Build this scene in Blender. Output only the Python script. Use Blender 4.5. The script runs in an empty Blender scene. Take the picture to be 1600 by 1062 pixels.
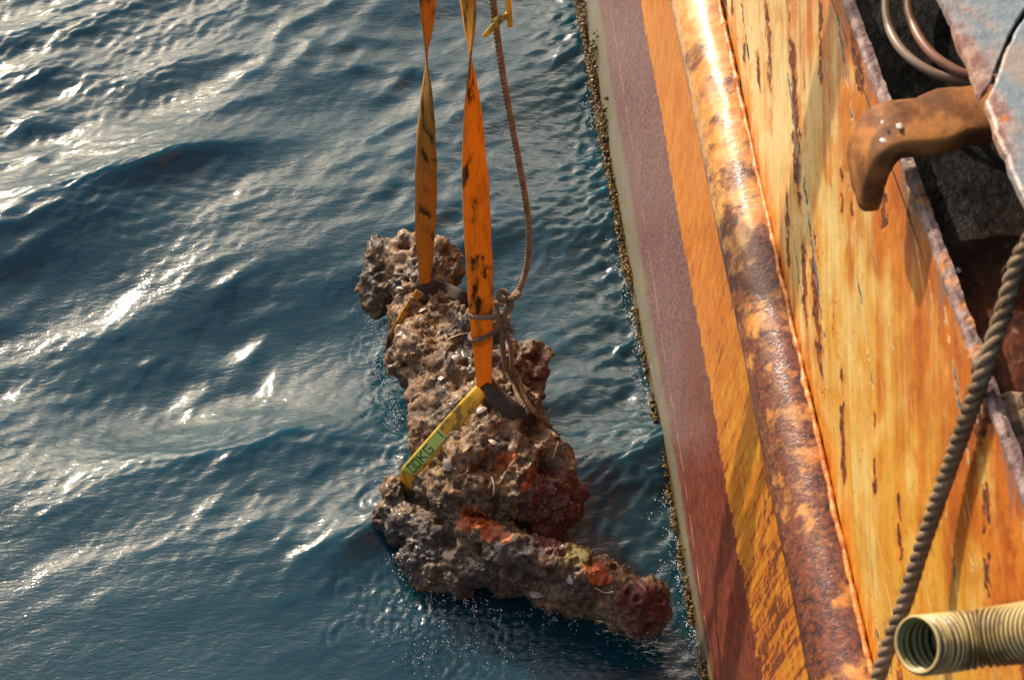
import bpy, bmesh, math, random
import numpy as np
from mathutils import Vector, Matrix
from mathutils.bvhtree import BVHTree

random.seed(7)
rng = np.random.default_rng(7)
scene = bpy.context.scene
col = scene.collection
R = math.radians

# ------------------------------------------------------------------ camera, sky, sun, exposure
CAM_H = 4.2          # eye height above the water, metres
PITCH = 50.6         # degrees below the horizon
FPX = 2370.0         # focal length in photo pixels (1600 wide)
cam_data = bpy.data.cameras.new('camera')
cam_data.sensor_width = 36.0
cam_data.lens = 36.0 * FPX / 1600.0
cam_data.clip_start = 0.05
cam_data.clip_end = 6000.0
cam = bpy.data.objects.new('camera', cam_data)
col.objects.link(cam)
cam.location = (0, 0, CAM_H)
cam.rotation_euler = (R(90 - PITCH), 0, 0)
scene.camera = cam
cam_data.dof.use_dof = True
cam_data.dof.focus_distance = 4.7
cam_data.dof.aperture_fstop = 9.0

SUN_EL, SUN_AZ = 30.0, -35.0      # azimuth measured clockwise from +Y
world = bpy.data.worlds.new('World')
scene.world = world
world.use_nodes = True
wn = world.node_tree.nodes
sky = wn.new('ShaderNodeTexSky')
sky.sky_type = 'NISHITA'
sky.sun_disc = False
sky.sun_elevation = R(SUN_EL)
sky.sun_rotation = R(SUN_AZ)
sky.air_density = 1.2
sky.dust_density = 8.0
bg = wn['Background']
bg.inputs['Strength'].default_value = 0.15
_wl = world.node_tree.links
_tc = wn.new('ShaderNodeTexCoord'); _mp = wn.new('ShaderNodeMapping'); _mp.inputs['Scale'].default_value = (1.0, 1.0, 2.2)
_nz = wn.new('ShaderNodeTexNoise'); _nz.inputs['Scale'].default_value = 2.6; _nz.inputs['Detail'].default_value = 6; _nz.inputs['Roughness'].default_value = 0.58
_mr = wn.new('ShaderNodeMapRange'); _mr.interpolation_type = 'SMOOTHSTEP'
_mr.inputs['From Min'].default_value = 0.46; _mr.inputs['From Max'].default_value = 0.68; _mr.inputs['To Max'].default_value = 0.85
_mx = wn.new('ShaderNodeMix'); _mx.data_type = 'RGBA'; _mx.inputs[7].default_value = (5.0, 6.0, 7.5, 1)   # thin bright cloud
_wl.new(_tc.outputs['Generated'], _mp.inputs[0]); _wl.new(_mp.outputs[0], _nz.inputs['Vector']); _wl.new(_nz.outputs[0], _mr.inputs['Value'])
_wl.new(_mr.outputs[0], _mx.inputs[0]); _wl.new(sky.outputs[0], _mx.inputs[6]); _wl.new(_mx.outputs[2], bg.inputs['Color'])

sun_data = bpy.data.lights.new('sun', 'SUN')
sun_data.energy = 5.0
sun_data.angle = R(0.53)
sun_data.color = (1.0, 0.88, 0.72)
sun = bpy.data.objects.new('sun', sun_data)
col.objects.link(sun)
sdir = Vector((math.cos(R(SUN_EL)) * math.sin(R(SUN_AZ)), math.cos(R(SUN_EL)) * math.cos(R(SUN_AZ)), math.sin(R(SUN_EL))))
sun.rotation_euler = sdir.to_track_quat('Z', 'Y').to_euler()
sun.location = sdir * 30

vs = scene.view_settings
vs.view_transform = 'Standard'
vs.look = 'None'
vs.exposure = 0.25
vs.gamma = 1.0
vs.use_curve_mapping = False

# ------------------------------------------------------------------ geometry helpers
_p = R(PITCH)
VF = np.array([0, math.cos(_p), -math.sin(_p)])
VU = np.array([0, math.sin(_p), math.cos(_p)])
VR = np.array([1.0, 0, 0])
CAMP = np.array([0, 0, CAM_H])

def ray(px, py): return VR * (px - 800) / FPX - VU * (py - 531) / FPX + VF
def at(px, py, t): return CAMP + ray(px, py) * t
def onz(px, py, z):
    r = ray(px, py); return CAMP + r * ((z - CAM_H) / r[2])
def ony(px, py, y):
    r = ray(px, py); return CAMP + r * (y / r[1])

YAW = R(5.1)
HULL_N = 0.77                                   # distance from the camera to the hull plane
nv = np.array([math.cos(YAW), math.sin(YAW), 0]); dv = np.array([-math.sin(YAW), math.cos(YAW), 0])
def to_ship(p):                                  # world -> ship frame (x inboard, y forward, z up)
    return np.array([p @ nv - HULL_N, p @ dv, p[2]])

def link_mesh(name, verts, faces, mat=None, parent=None, smooth=True):
    me = bpy.data.meshes.new(name)
    me.from_pydata([tuple(v) for v in verts], [], [tuple(f) for f in faces])
    me.update()
    if smooth:
        me.polygons.foreach_set('use_smooth', [True] * len(me.polygons))
    if mat: me.materials.append(mat)
    o = bpy.data.objects.new(name, me)
    col.objects.link(o)
    if parent: o.parent = parent
    return o

def grid_mesh(name, P, mat=None, parent=None, smooth=True):
    """P: (rows, cols, 3) array of points -> one quad sheet."""
    r, c = P.shape[:2]
    me = bpy.data.meshes.new(name)
    me.vertices.add(r * c)
    me.vertices.foreach_set('co', np.ascontiguousarray(P, dtype=np.float32).ravel())
    i = np.arange(r * c).reshape(r, c)
    q = np.stack([i[:-1, :-1], i[:-1, 1:], i[1:, 1:], i[1:, :-1]], -1).reshape(-1)
    nf = (r - 1) * (c - 1)
    me.loops.add(nf * 4)
    me.loops.foreach_set('vertex_index', q.astype(np.int32))
    me.polygons.add(nf)
    me.polygons.foreach_set('loop_start', np.arange(nf, dtype=np.int32) * 4)
    me.polygons.foreach_set('loop_total', np.full(nf, 4, dtype=np.int32))
    me.update(calc_edges=True)
    me.validate()
    me.polygons.foreach_set('use_smooth', [smooth] * nf)
    if mat: me.materials.append(mat)
    o = bpy.data.objects.new(name, me)
    col.objects.link(o)
    if parent: o.parent = parent
    return o

def empty(name, loc=(0, 0, 0), rz=0.0):
    o = bpy.data.objects.new(name, None)
    o.empty_display_size = 0.1
    col.objects.link(o)
    o.location = loc
    o.rotation_euler = (0, 0, rz)
    return o

def tag(o, label=None, cat=None, group=None, kind=None):
    if label: o['label'] = label
    if cat: o['category'] = cat
    if group: o['group'] = group
    if kind: o['kind'] = kind
    return o

def set_attr(o, name, vals):
    a = o.data.attributes.new(name, 'FLOAT', 'POINT')
    a.data.foreach_set('value', np.asarray(vals, dtype=np.float32))

# vectorised noise
_perm = rng.permutation(512)
_perm = np.concatenate([_perm, _perm, _perm])
_grad = rng.normal(size=(512, 3)); _grad /= np.linalg.norm(_grad, axis=1)[:, None]
def perlin(P):
    P = np.asarray(P, float)
    I = np.floor(P).astype(int); F = P - I
    u = F * F * F * (F * (F * 6 - 15) + 10)
    out = np.zeros(len(P))
    for dx in (0, 1):
        for dy in (0, 1):
            for dz in (0, 1):
                h = _perm[(_perm[(_perm[(I[:, 0] + dx) & 511] + I[:, 1] + dy) & 511] + I[:, 2] + dz) & 511]
                g = _grad[h]
                dd = F - np.array([dx, dy, dz])
                w = (u[:, 0] if dx else 1 - u[:, 0]) * (u[:, 1] if dy else 1 - u[:, 1]) * (u[:, 2] if dz else 1 - u[:, 2])
                out += w * (g * dd).sum(1)
    return out * 1.5
def fbm(P, octv=4, rough=0.5):
    s = 0; a = 1.0; P = np.asarray(P, float)
    for k in range(octv):
        s = s + a * perlin(P * (2 ** k) + 17.3 * k); a *= rough
    return s
def worley(P):
    P = np.asarray(P, float)
    I = np.floor(P).astype(int); F = P - I
    best = np.full(len(P), 9.0)
    for dx in (-1, 0, 1):
        for dy in (-1, 0, 1):
            for dz in (-1, 0, 1):
                h = _perm[(_perm[(_perm[(I[:, 0] + dx) & 511] + I[:, 1] + dy) & 511] + I[:, 2] + dz) & 511]
                c = np.array([dx, dy, dz]) + 0.5 + 0.42 * _grad[h]
                best = np.minimum(best, ((c - F) ** 2).sum(1))
    return np.sqrt(best)
def sstep(a, b, x):
    t = np.clip((np.asarray(x, float) - a) / (b - a), 0, 1)
    return t * t * (3 - 2 * t)

def smooth_path(pts, n, closed=False):
    """Catmull-Rom through pts, resampled evenly to n points."""
    P = np.asarray(pts, float)
    if closed: Q = np.vstack([P[-1], P, P[0], P[1]])
    else: Q = np.vstack([2 * P[0] - P[1], P, 2 * P[-1] - P[-2]])
    res = []
    for i in range(1, len(Q) - 2):
        t = np.linspace(0, 1, 24, endpoint=False)[:, None]
        a, b, c, d = Q[i - 1], Q[i], Q[i + 1], Q[i + 2]
        res.append(0.5 * (2 * b + (c - a) * t + (2 * a - 5 * b + 4 * c - d) * t ** 2 + (3 * b - a - 3 * c + d) * t ** 3))
    res = np.vstack(res + [Q[-2][None]])
    L = np.concatenate([[0], np.cumsum(np.linalg.norm(np.diff(res, axis=0), axis=1))])
    s = np.linspace(0, L[-1], n)
    return np.stack([np.interp(s, L, res[:, k]) for k in range(3)], 1), L[-1]

def frames(P):
    T = np.gradient(P, axis=0); T /= np.linalg.norm(T, axis=1)[:, None] + 1e-12
    ref = np.array([0.13, 0.2, 0.97]) if abs(T[0, 2]) < 0.9 else np.array([1.0, 0, 0])
    N = np.zeros_like(P)
    v = ref - T[0] * (ref @ T[0]); N[0] = v / np.linalg.norm(v)
    for i in range(1, len(P)):
        v = N[i - 1] - T[i] * (N[i - 1] @ T[i]); N[i] = v / (np.linalg.norm(v) + 1e-12)
    return T, N, np.cross(T, N)

def tube(P, r, sides=8, cap=True):
    n = len(P); T, N, B = frames(P)
    r = np.broadcast_to(np.asarray(r, float), (n,))
    a = np.linspace(0, 2 * math.pi, sides, endpoint=False)
    V = P[:, None] + r[:, None, None] * (np.cos(a)[None, :, None] * N[:, None] + np.sin(a)[None, :, None] * B[:, None])
    V = V.reshape(-1, 3)
    F = []
    for i in range(n - 1):
        for j in range(sides):
            k = (j + 1) % sides
            F.append((i * sides + j, i * sides + k, (i + 1) * sides + k, (i + 1) * sides + j))
    if cap:
        F.append(tuple(range(sides))[::-1]); F.append(tuple((n - 1) * sides + j for j in range(sides)))
    return V, F

def add_tube(name, pts, r, mat, parent=None, n=60, sides=8):
    P, _ = smooth_path(pts, n)
    V, F = tube(P, r, sides)
    return link_mesh(name, V, F, mat, parent)

def twisted_rope(pts, radius, pitch, mat, parent, strands=3, sides=8, per=12, name='strand', wob=0.0):
    """Laid rope: every strand is its own helical tube."""
    P0, L = smooth_path(pts, 80)
    n = max(30, int(L / pitch * per))
    P, L = smooth_path(P0, n)
    T, N, B = frames(P)
    s = np.linspace(0, L, n)
    if wob: P = P + wob * np.stack([perlin(np.stack([s * 9, s * 0 + 3.1 * k, s * 0], 1)) for k in range(3)], 1)
    for k in range(strands):
        a = 2 * math.pi * (s / pitch + k / strands)
        Q = P + radius * 0.53 * (np.cos(a)[:, None] * N + np.sin(a)[:, None] * B)
        rr = radius * 0.52 * (1 + 0.06 * perlin(np.stack([s * 60, s * 0 + k * 5.0, s * 0], 1)))
        V, F = tube(Q, rr, sides)
        link_mesh(name, V, F, mat, parent)

def ribbon(name, P, widths, wdirs, thick, mat, parent=None, bow=0.0):
    """Flat webbing: P centre line, wdirs unit width directions, 7 verts across, real thickness, slight cupping."""
    n = len(P); T = np.gradient(P, axis=0); T /= np.linalg.norm(T, axis=1)[:, None]
    W = wdirs - T * (wdirs * T).sum(1)[:, None]; W /= np.linalg.norm(W, axis=1)[:, None]
    Nn = np.cross(T, W)
    widths = np.broadcast_to(np.asarray(widths, float), (n,))
    u = np.linspace(-0.5, 0.5, 7)
    ring = [(x, 1) for x in u] + [(x, -1) for x in u[::-1]]
    m = len(ring)
    V = np.zeros((n, m, 3))
    for j, (x, s) in enumerate(ring):
        edge = 0.55 if abs(abs(x) - 0.5) < 1e-6 else 1.0
        V[:, j] = P + W * (widths * x)[:, None] + Nn * (s * thick * 0.5 * edge + bow * (x * x * 4 - 0.3) * widths[:, None] * 0.25)
    V = V.reshape(-1, 3); F = []
    for i in range(n - 1):
        for j in range(m):
            k = (j + 1) % m
            F.append((i * m + j, (i + 1) * m + j, (i + 1) * m + k, i * m + k))
    F.append(tuple(range(m))); F.append(tuple((n - 1) * m + j for j in range(m))[::-1])
    o = link_mesh(name, V, F, mat, parent)
    # uv: u across, v along
    uv = np.zeros((n, m, 2)); L = np.concatenate([[0], np.cumsum(np.linalg.norm(np.diff(P, axis=0), axis=1))])
    for j, (x, s) in enumerate(ring): uv[:, j, 0] = x * widths
    uv[:, :, 1] = L[:, None]; uv = uv.reshape(-1, 2)
    lay = o.data.uv_layers.new(name='UVMap')
    vi = np.zeros(len(o.data.loops), dtype=np.int32); o.data.loops.foreach_get('vertex_index', vi)
    lay.data.foreach_set('uv', uv[vi].astype(np.float32).ravel())
    return o

# ------------------------------------------------------------------ node helper
class NT:
    def __init__(self, name):
        self.m = bpy.data.materials.new(name); self.m.use_nodes = True
        self.t = self.m.node_tree; self.n = self.t.nodes; self.l = self.t.links
        self.b = self.n['Principled BSDF']; self.out = self.n['Material Output']
    def put(self, sock, v):
        if isinstance(v, bpy.types.NodeSocket): self.l.new(v, sock)
        elif isinstance(v, (tuple, list)) and len(v) == 3 and sock.type == 'RGBA': sock.default_value = (*v, 1)
        else: sock.default_value = v
    def coord(self, which='Object'): return self.n.new('ShaderNodeTexCoord').outputs[which]
    def sep(self, v):
        s = self.n.new('ShaderNodeSeparateXYZ'); self.put(s.inputs[0], v); return s.outputs
    def comb(self, x, y, z):
        c = self.n.new('ShaderNodeCombineXYZ')
        for i, v in enumerate((x, y, z)): self.put(c.inputs[i], v)
        return c.outputs[0]
    def math(self, op, a, b=0.0, clamp=False):
        k = self.n.new('ShaderNodeMath'); k.operation = op; k.use_clamp = clamp
        self.put(k.inputs[0], a); self.put(k.inputs[1], b); return k.outputs[0]
    def mad(self, a, b, c):
        k = self.n.new('ShaderNodeMath'); k.operation = 'MULTIPLY_ADD'
        for i, v in enumerate((a, b, c)): self.put(k.inputs[i], v)
        return k.outputs[0]
    def scale(self, v, s):
        k = self.n.new('ShaderNodeVectorMath'); k.operation = 'MULTIPLY'; self.put(k.inputs[0], v); k.inputs[1].default_value = s
        return k.outputs[0]
    def rot(self, v, deg, s):
        k = self.n.new('ShaderNodeMapping'); self.put(k.inputs['Vector'], v)
        k.inputs['Rotation'].default_value = (0, 0, -R(deg)); k.inputs['Scale'].default_value = s
        return k.outputs[0]
    def add3(self, v, x, y):
        k = self.n.new('ShaderNodeVectorMath'); k.operation = 'ADD'; self.put(k.inputs[0], v); self.put(k.inputs[1], self.comb(x, y, 0.0))
        return k.outputs[0]
    def noise(self, v, sc, detail=4, rough=0.55, dist=0.0):
        k = self.n.new('ShaderNodeTexNoise'); self.put(k.inputs['Vector'], v)
        k.inputs['Scale'].default_value = sc; k.inputs['Detail'].default_value = detail
        k.inputs['Roughness'].default_value = rough; k.inputs['Distortion'].default_value = dist
        return k.outputs[0]
    def voro(self, v, sc, feat='F1', out=0):
        k = self.n.new('ShaderNodeTexVoronoi'); k.feature = feat; self.put(k.inputs['Vector'], v); k.inputs['Scale'].default_value = sc
        return k.outputs[out]
    def step(self, v, a, b):
        k = self.n.new('ShaderNodeMapRange'); k.interpolation_type = 'SMOOTHSTEP'
        self.put(k.inputs['Value'], v); self.put(k.inputs['From Min'], a); self.put(k.inputs['From Max'], b)
        return k.outputs[0]
    def mix(self, f, a, b):
        k = self.n.new('ShaderNodeMix'); k.data_type = 'RGBA'; self.put(k.inputs[0], f)
        self.put(k.inputs[6], a); self.put(k.inputs[7], b); return k.outputs[2]
    def attr(self, name):
        k = self.n.new('ShaderNodeAttribute'); k.attribute_name = name; return k.outputs['Fac']
    def bump(self, h, strength, dist=0.01, normal=None):
        k = self.n.new('ShaderNodeBump'); self.put(k.inputs['Height'], h)
        k.inputs['Strength'].default_value = strength; k.inputs['Distance'].default_value = dist
        if normal is not None: self.l.new(normal, k.inputs['Normal'])
        return k.outputs[0]
    def set(self, **kw):
        names = dict(color='Base Color', rough='Roughness', normal='Normal', metal='Metallic', spec='Specular IOR Level', ior='IOR',
                     coat='Coat Weight', coat_rough='Coat Roughness', sss='Subsurface Weight')
        for k, v in kw.items(): self.put(self.b.inputs[names[k]], v)
        return self.m

# ------------------------------------------------------------------ WATER: one sheet, dense where seen, stretched to the horizon
def axis(lo, hi, step, far):
    core = np.arange(lo, hi, step)
    g = []; s = step; x = 0
    while x < far: s *= 1.22; x += s; g.append(x)
    g = np.array(g)
    return np.concatenate([lo - g[::-1], core, core[-1] + g])
WSTEP = 0.0095
gx = axis(-3.1, 1.05, WSTEP, 1500.0)
gy = axis(1.35, 6.9, WSTEP, 1500.0)
NF, LF = 1024, 8.0
def wave_field(lmin, lmax, slope, main_deg, spread, power, seed):
    """Random periodic sea with wavelengths lmin..lmax and the given rms slope; returns height and horizontal choppy shift."""
    g = np.random.default_rng(seed)
    k1 = np.fft.fftfreq(NF, LF / NF) * 2 * math.pi
    KX, KY = np.meshgrid(k1, k1)
    K = np.hypot(KX, KY); K[0, 0] = 1e-6
    th = np.arctan2(KY, KX) - R(main_deg)
    D = np.abs(np.cos(th)) ** spread + 0.02
    lam = 2 * math.pi / K
    A = K ** (-power) * D * sstep(lmin * 0.8, lmin * 1.2, lam) * (1 - sstep(lmax * 0.8, lmax * 1.25, lam))
    S = A * np.exp(2j * math.pi * g.random((NF, NF)))
    S[0, 0] = 0
    h = np.real(np.fft.ifft2(S))
    sx = np.real(np.fft.ifft2(1j * KX * S)); sy = np.real(np.fft.ifft2(1j * KY * S))
    f = slope / math.sqrt((sx ** 2 + sy ** 2).mean())
    cx = np.real(np.fft.ifft2(1j * KX / K * S)); cy = np.real(np.fft.ifft2(1j * KY / K * S))
    return h * f, cx * f, cy * f
def sample(field, X, Y):
    u = (X / LF * NF) % NF; v = (Y / LF * NF) % NF
    i = np.floor(u).astype(int); j = np.floor(v).astype(int); fu = u - i; fv = v - j
    i1 = (i + 1) % NF; j1 = (j + 1) % NF; i %= NF; j %= NF
    return (field[j, i] * (1 - fu) + field[j, i1] * fu) * (1 - fv) + (field[j1, i] * (1 - fu) + field[j1, i1] * fu) * fv
GX, GY = np.meshgrid(gx, gy)
flat = np.stack([GX.ravel(), GY.ravel(), np.zeros(GX.size)], 1)
dist_c = np.hypot(GX + 1.0, GY - 4.0)
near = 1 - sstep(4.2, 7.0, dist_c)
hullgap = HULL_N - (GX * nv[0] + GY * nv[1])
lull = 0.22 + 0.78 * sstep(1.9, 3.2, GY + 0.25 * GX + 0.25 * perlin(flat * 1.3).reshape(GX.shape))
patch = 0.45 + 1.0 * sstep(-0.3, 0.4, perlin(flat * 0.9 + 31).reshape(GX.shape))
lee = 0.55 + 0.45 * sstep(0.2, 0.9, hullgap)
mid_patch = 0.4 + 1.05 * sstep(-0.25, 0.35, perlin(flat * 1.7 + 77).reshape(GX.shape))
hull_rip = 1 + (1 - sstep(0.02, 0.32, hullgap)) * (0.9 + 1.5 * sstep(3.0, 4.4, GY))
Z = np.zeros_like(GX); DX = np.zeros_like(GX); DY = np.zeros_like(GX)
for (lmin, lmax, slope, deg, spread, power, amp, chop, seed) in (
        (0.60, 2.0, 0.140, 112, 5.0, 2.4, lull, 1.0, 3),
        (0.20, 0.65, 0.120, 114, 4.0, 2.4, lull * patch * lee, 1.0, 11),
        (0.07, 0.22, 0.115, 118, 2.0, 2.4, lull * mid_patch * lee * hull_rip, 0.8, 23),
        (0.026, 0.08, 0.110, 122, 1.2, 2.2, lull * patch * hull_rip, 0.5, 37)):
    h, cx, cy = wave_field(lmin, lmax, slope, deg, spread, power, seed)
    Z += amp * near * sample(h, GX, GY)
    DX += chop * amp * near * sample(cx, GX, GY); DY += chop * amp * near * sample(cy, GX, GY)
# rings from the water pouring off the wreck
for k in range(190):
    if k < 130: c = onz(random.gauss(690, 60), random.gauss(955, 60), 0)
    elif k < 165: c = onz(random.gauss(595, 22), random.uniform(480, 790), 0)
    else: c = onz(random.uniform(780, 1060), random.uniform(880, 1050), 0)
    rr = np.hypot(GX - c[0], GY - c[1]); r0 = random.uniform(0.0, 0.07); lam = random.uniform(0.018, 0.034)
    Z += random.uniform(0.0008, 0.0022) * np.cos((rr - r0) * 2 * math.pi / lam) * np.exp(-((rr - r0) / 0.03) ** 2)

w = NT('sea_water')
oc = w.coord('Object')
d1 = w.noise(oc, 1.1, 3)
wcol = w.mix(w.step(d1, 0.35, 0.7), (0.003, 0.034, 0.053), (0.006, 0.044, 0.064))
b1 = w.noise(w.rot(oc, 25, (0.55, 1.5, 1.0)), 34, 3, 0.55, 0.5)
b2 = w.noise(w.rot(oc, 32, (0.5, 1.6, 1.0)), 95, 2, 0.5, 0.3)
nb = w.bump(b2, 0.16, 0.006, w.bump(b1, 0.26, 0.012))
rgh = w.mad(w.step(w.noise(w.scale(oc, (0.8, 1.7, 1.0)), 1.5, 4, 0.6, 0.8), 0.42, 0.62), 0.055, 0.04)
mat_water = w.set(color=wcol, rough=rgh, ior=1.42, normal=nb, spec=0.75, sss=1.0)
w.b.inputs['Subsurface Radius'].default_value = (0.25, 0.6, 0.7)
w.b.inputs['Subsurface Scale'].default_value = 0.6
water = grid_mesh('water', np.stack([GX + DX, GY + DY, Z], -1), mat_water)
tag(water, 'choppy blue green sea beside the ship', kind='structure')

# ------------------------------------------------------------------ SHIP (ship frame: x inboard, y forward, z up from the waterline)
ship = empty('work_ship', tuple(nv * HULL_N), YAW)
tag(ship, 'rusty ship side with yellow paint, maroon waterline band and grey deck plates', 'ship')

def streak_vec(t, k, su, sv, off=0.0):
    """2-D coordinate on the hull: thin across the streak, long along it; k skews the streak direction."""
    o = t.sep(t.coord('Object'))
    return t.comb(t.mad(t.mad(o[2], k, o[1]), su, off), t.math('MULTIPLY', o[2], sv), t.math('MULTIPLY', o[0], su))

# --- lower plate: algae, maroon band, orange band
t = NT('hull_lower_paint')
o = t.sep(t.coord('Object')); obj = t.coord('Object')
zz = t.math('SUBTRACT', o[2], t.mad(o[1], 0.135, 0.545))           # 0 on the maroon/orange border
edge_n = t.mad(t.noise(streak_vec(t, 0.15, 26, 5), 1, 4, 0.6), 0.20, -0.10)
near_f = t.step(o[1], 3.0, 1.7)
edge_j = t.mad(t.math('SUBTRACT', t.noise(obj, 60, 4, 0.7), 0.5), 0.07, t.mad(edge_n, t.mad(near_f, 0.9, 0.35), zz))
k_or = t.step(edge_j, -0.012, 0.012)
streak1 = t.noise(streak_vec(t, 0.20, 34, 3), 1, 5, 0.62)
streak2 = t.noise(streak_vec(t, 0.20, 90, 6, 9.0), 1, 4, 0.6)
streak1 = t.mad(streak1, 0.5, t.math('MULTIPLY', t.noise(obj, 16, 5, 0.7, 0.4), 0.5))
orange = t.mix(t.step(streak1, 0.36, 0.64), (0.46, 0.125, 0.010), (0.58, 0.235, 0.034))
yellow = t.mix(t.step(streak1, 0.35, 0.66), (0.46, 0.15, 0.009), (0.57, 0.29, 0.026))
orange = t.mix(t.step(t.mad(streak2, 0.5, near_f), 0.45, 1.05), orange, yellow)
rn = t.mad(t.noise(streak_vec(t, 0.22, 46, 2.6, 3.0), 1, 6, 0.7), 0.6, t.math('MULTIPLY', t.noise(obj, 24, 5, 0.7), 0.4))
rn = t.mad(near_f, 0.10, t.mad(t.noise(obj, 2.6, 2), 0.22, rn))
orange = t.mix(t.math('MULTIPLY', t.step(rn, 0.62, 0.74), 0.8), orange, t.mix(streak2, (0.30, 0.065, 0.012), (0.48, 0.14, 0.02)))
rustk = t.step(rn, 0.725, 0.78)
orange = t.mix(t.math('MULTIPLY', rustk, 0.92), orange, t.mix(streak2, (0.045, 0.015, 0.011), (0.17, 0.045, 0.015)))
fleck = t.step(t.noise(obj, 55, 4, 0.7), 0.66, 0.72)
orange = t.mix(t.math('MULTIPLY', fleck, 0.55), orange, (0.8, 0.55, 0.3))
grain = t.noise(obj, 85, 4, 0.8)
mar_far = t.mix(t.step(grain, 0.38, 0.68), (0.065, 0.018, 0.017), (0.33, 0.19, 0.17))
mar_near = t.mix(t.step(t.noise(obj, 26, 5, 0.7), 0.3, 0.7), (0.085, 0.020, 0.012), (0.22, 0.052, 0.024))
mar = t.mix(t.step(t.mad(t.noise(obj, 3.0, 3), 0.9, o[1]), 2.75, 3.5), mar_near, mar_far)
mar = t.mix(t.math('MULTIPLY', t.step(t.noise(obj, 70, 5, 0.8), 0.62, 0.7), 0.6), mar, (0.055, 0.022, 0.022))
# waterline zone
wl = t.mad(t.noise(t.scale(obj, (1, 1, 3)), 9, 4, 0.7), 0.16, t.math('SUBTRACT', o[2], t.mad(o[1], 0.105, -0.12)))
grey_k = t.step(wl, 0.14, 0.06)
mar = t.mix(grey_k, mar, t.mix(t.step(t.noise(obj, 14, 4, 0.7), 0.4, 0.7), (0.17, 0.15, 0.13), (0.20, 0.17, 0.055)))
low_k = t.step(t.mad(t.noise(obj, 30, 4, 0.7), 0.12, o[2]), 0.16, 0.09)
mar = t.mix(low_k, mar, t.mix(grain, (0.055, 0.04, 0.018), (0.16, 0.105, 0.03)))
line_k = t.step(t.math('ABSOLUTE', t.math('SUBTRACT', o[2], t.mad(o[1], 0.19, -0.225))), 0.006, 0.002)
mar = t.mix(t.math('MULTIPLY', line_k, t.step(t.noise(obj, 11, 3), 0.42, 0.58)), mar, (0.50, 0.33, 0.24))
colr = t.mix(k_or, mar, orange)
hb = t.bump(t.mad(grain, 0.5, t.math('MULTIPLY', k_or, -1.2)), 0.55, 0.004)
hb = t.bump(t.noise(obj, 7, 5, 0.6), 0.30, 0.02, hb)
mat_low = t.set(color=colr, rough=t.mad(grain, 0.3, 0.30), normal=hb, spec=0.28)

# --- upper plate: cream yellow paint
t = NT('hull_upper_paint')
o = t.sep(t.coord('Object')); obj = t.coord('Object')
KU = -0.85
s1 = t.noise(streak_vec(t, KU, 15, 2.2), 1, 5, 0.6, 0.4)
s2 = t.math('ADD', t.math('MULTIPLY', t.noise(streak_vec(t, KU, 45, 7.0, 5.0), 1, 5, 0.65, 0.3), 0.45), t.math('MULTIPLY', t.noise(obj, 20, 6, 0.75, 0.3), 0.55))
s3 = t.noise(streak_vec(t, KU, 11, 1.1, 2.0), 1, 4, 0.55)
near_f = t.step(o[1], 2.5, 1.15)
def patches(t, k, su, sv, off, rmin, rmax, rag, power=3.0):
    """sparse ragged chips: 0..1 mask and a softer halo"""
    nz = t.noise(t.coord('Object'), 38, 5, 0.7); nz2 = t.noise(t.coord('Object'), 11, 3, 0.6)
    vec = streak_vec(t, k, su, sv, off)
    vec = t.add3(vec, t.math('MULTIPLY', t.math('SUBTRACT', nz, 0.5), rag * 2.2), t.math('MULTIPLY', t.math('SUBTRACT', nz2, 0.5), 1.6))
    vn = t.n.new('ShaderNodeTexVoronoi'); vn.voronoi_dimensions = '2D'; t.put(vn.inputs['Vector'], vec); vn.inputs['Scale'].default_value = 1.0
    rnd = t.sep(vn.outputs['Color'])[0]
    rad = t.mad(t.math('POWER', rnd, power), rmax - rmin, rmin)
    dd = t.math('SUBTRACT', rad, vn.outputs['Distance'])
    return dd
mott = t.noise(obj, 5.5, 5, 0.62, 0.4)
cream = t.mix(t.step(s2, 0.34, 0.66), (0.53, 0.34, 0.085), (0.63, 0.45, 0.165))
cream = t.mix(t.math('MULTIPLY', t.step(t.noise(streak_vec(t, KU, 70, 5.0, 33.0), 1, 4, 0.6), 0.55, 0.68), 0.25), cream, (0.68, 0.53, 0.25))
cream = t.mix(t.math('MULTIPLY', t.step(t.mad(mott, 1.2, o[1]), 1.9, 2.9), 0.65), cream, t.mix(t.step(s2, 0.36, 0.62), (0.60, 0.44, 0.18), (0.70, 0.56, 0.29)))
ylw = t.mix(t.step(s2, 0.34, 0.66), (0.48, 0.195, 0.012), (0.58, 0.31, 0.038))
lipk = t.mad(o[2], 1.5, t.mad(s3, 1.9, t.mad(near_f, 0.16, -4.17)))     # grows towards the top edge
c = t.mix(t.step(t.mad(near_f, 0.16, t.mad(mott, 0.55, t.math('MULTIPLY', s1, 0.55))), 0.52, 0.74), cream, ylw)
ork = t.step(t.mad(lipk, 0.50, t.mad(mott, 0.8, t.math('MULTIPLY', s2, 0.4))), 0.62, 0.88)
c = t.mix(ork, c, t.mix(t.step(s2, 0.36, 0.64), (0.32, 0.062, 0.006), (0.50, 0.155, 0.011)))
bott = t.math('SUBTRACT', t.mad(s3, 0.5, t.mad(o[1], 0.11, 1.545)), o[2])
c = t.mix(t.step(bott, 0.15, 0.24), c, t.mix(t.step(s2, 0.4, 0.6), (0.46, 0.11, 0.010), (0.62, 0.24, 0.022)))
deep = t.math('MULTIPLY', t.step(t.mad(mott, 0.9, t.mad(o[2], 1.4, t.mad(o[1], -0.55, -2.62))), 0.42, 0.72), 0.85)
c = t.mix(deep, c, t.mix(t.step(s2, 0.38, 0.62), (0.27, 0.045, 0.005), (0.48, 0.13, 0.010)))
lipd = t.mad(t.noise(streak_vec(t, KU, 20, 2.5, 21.0), 1, 5, 0.65), 0.34, t.math('SUBTRACT', o[2], 2.675))
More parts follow.
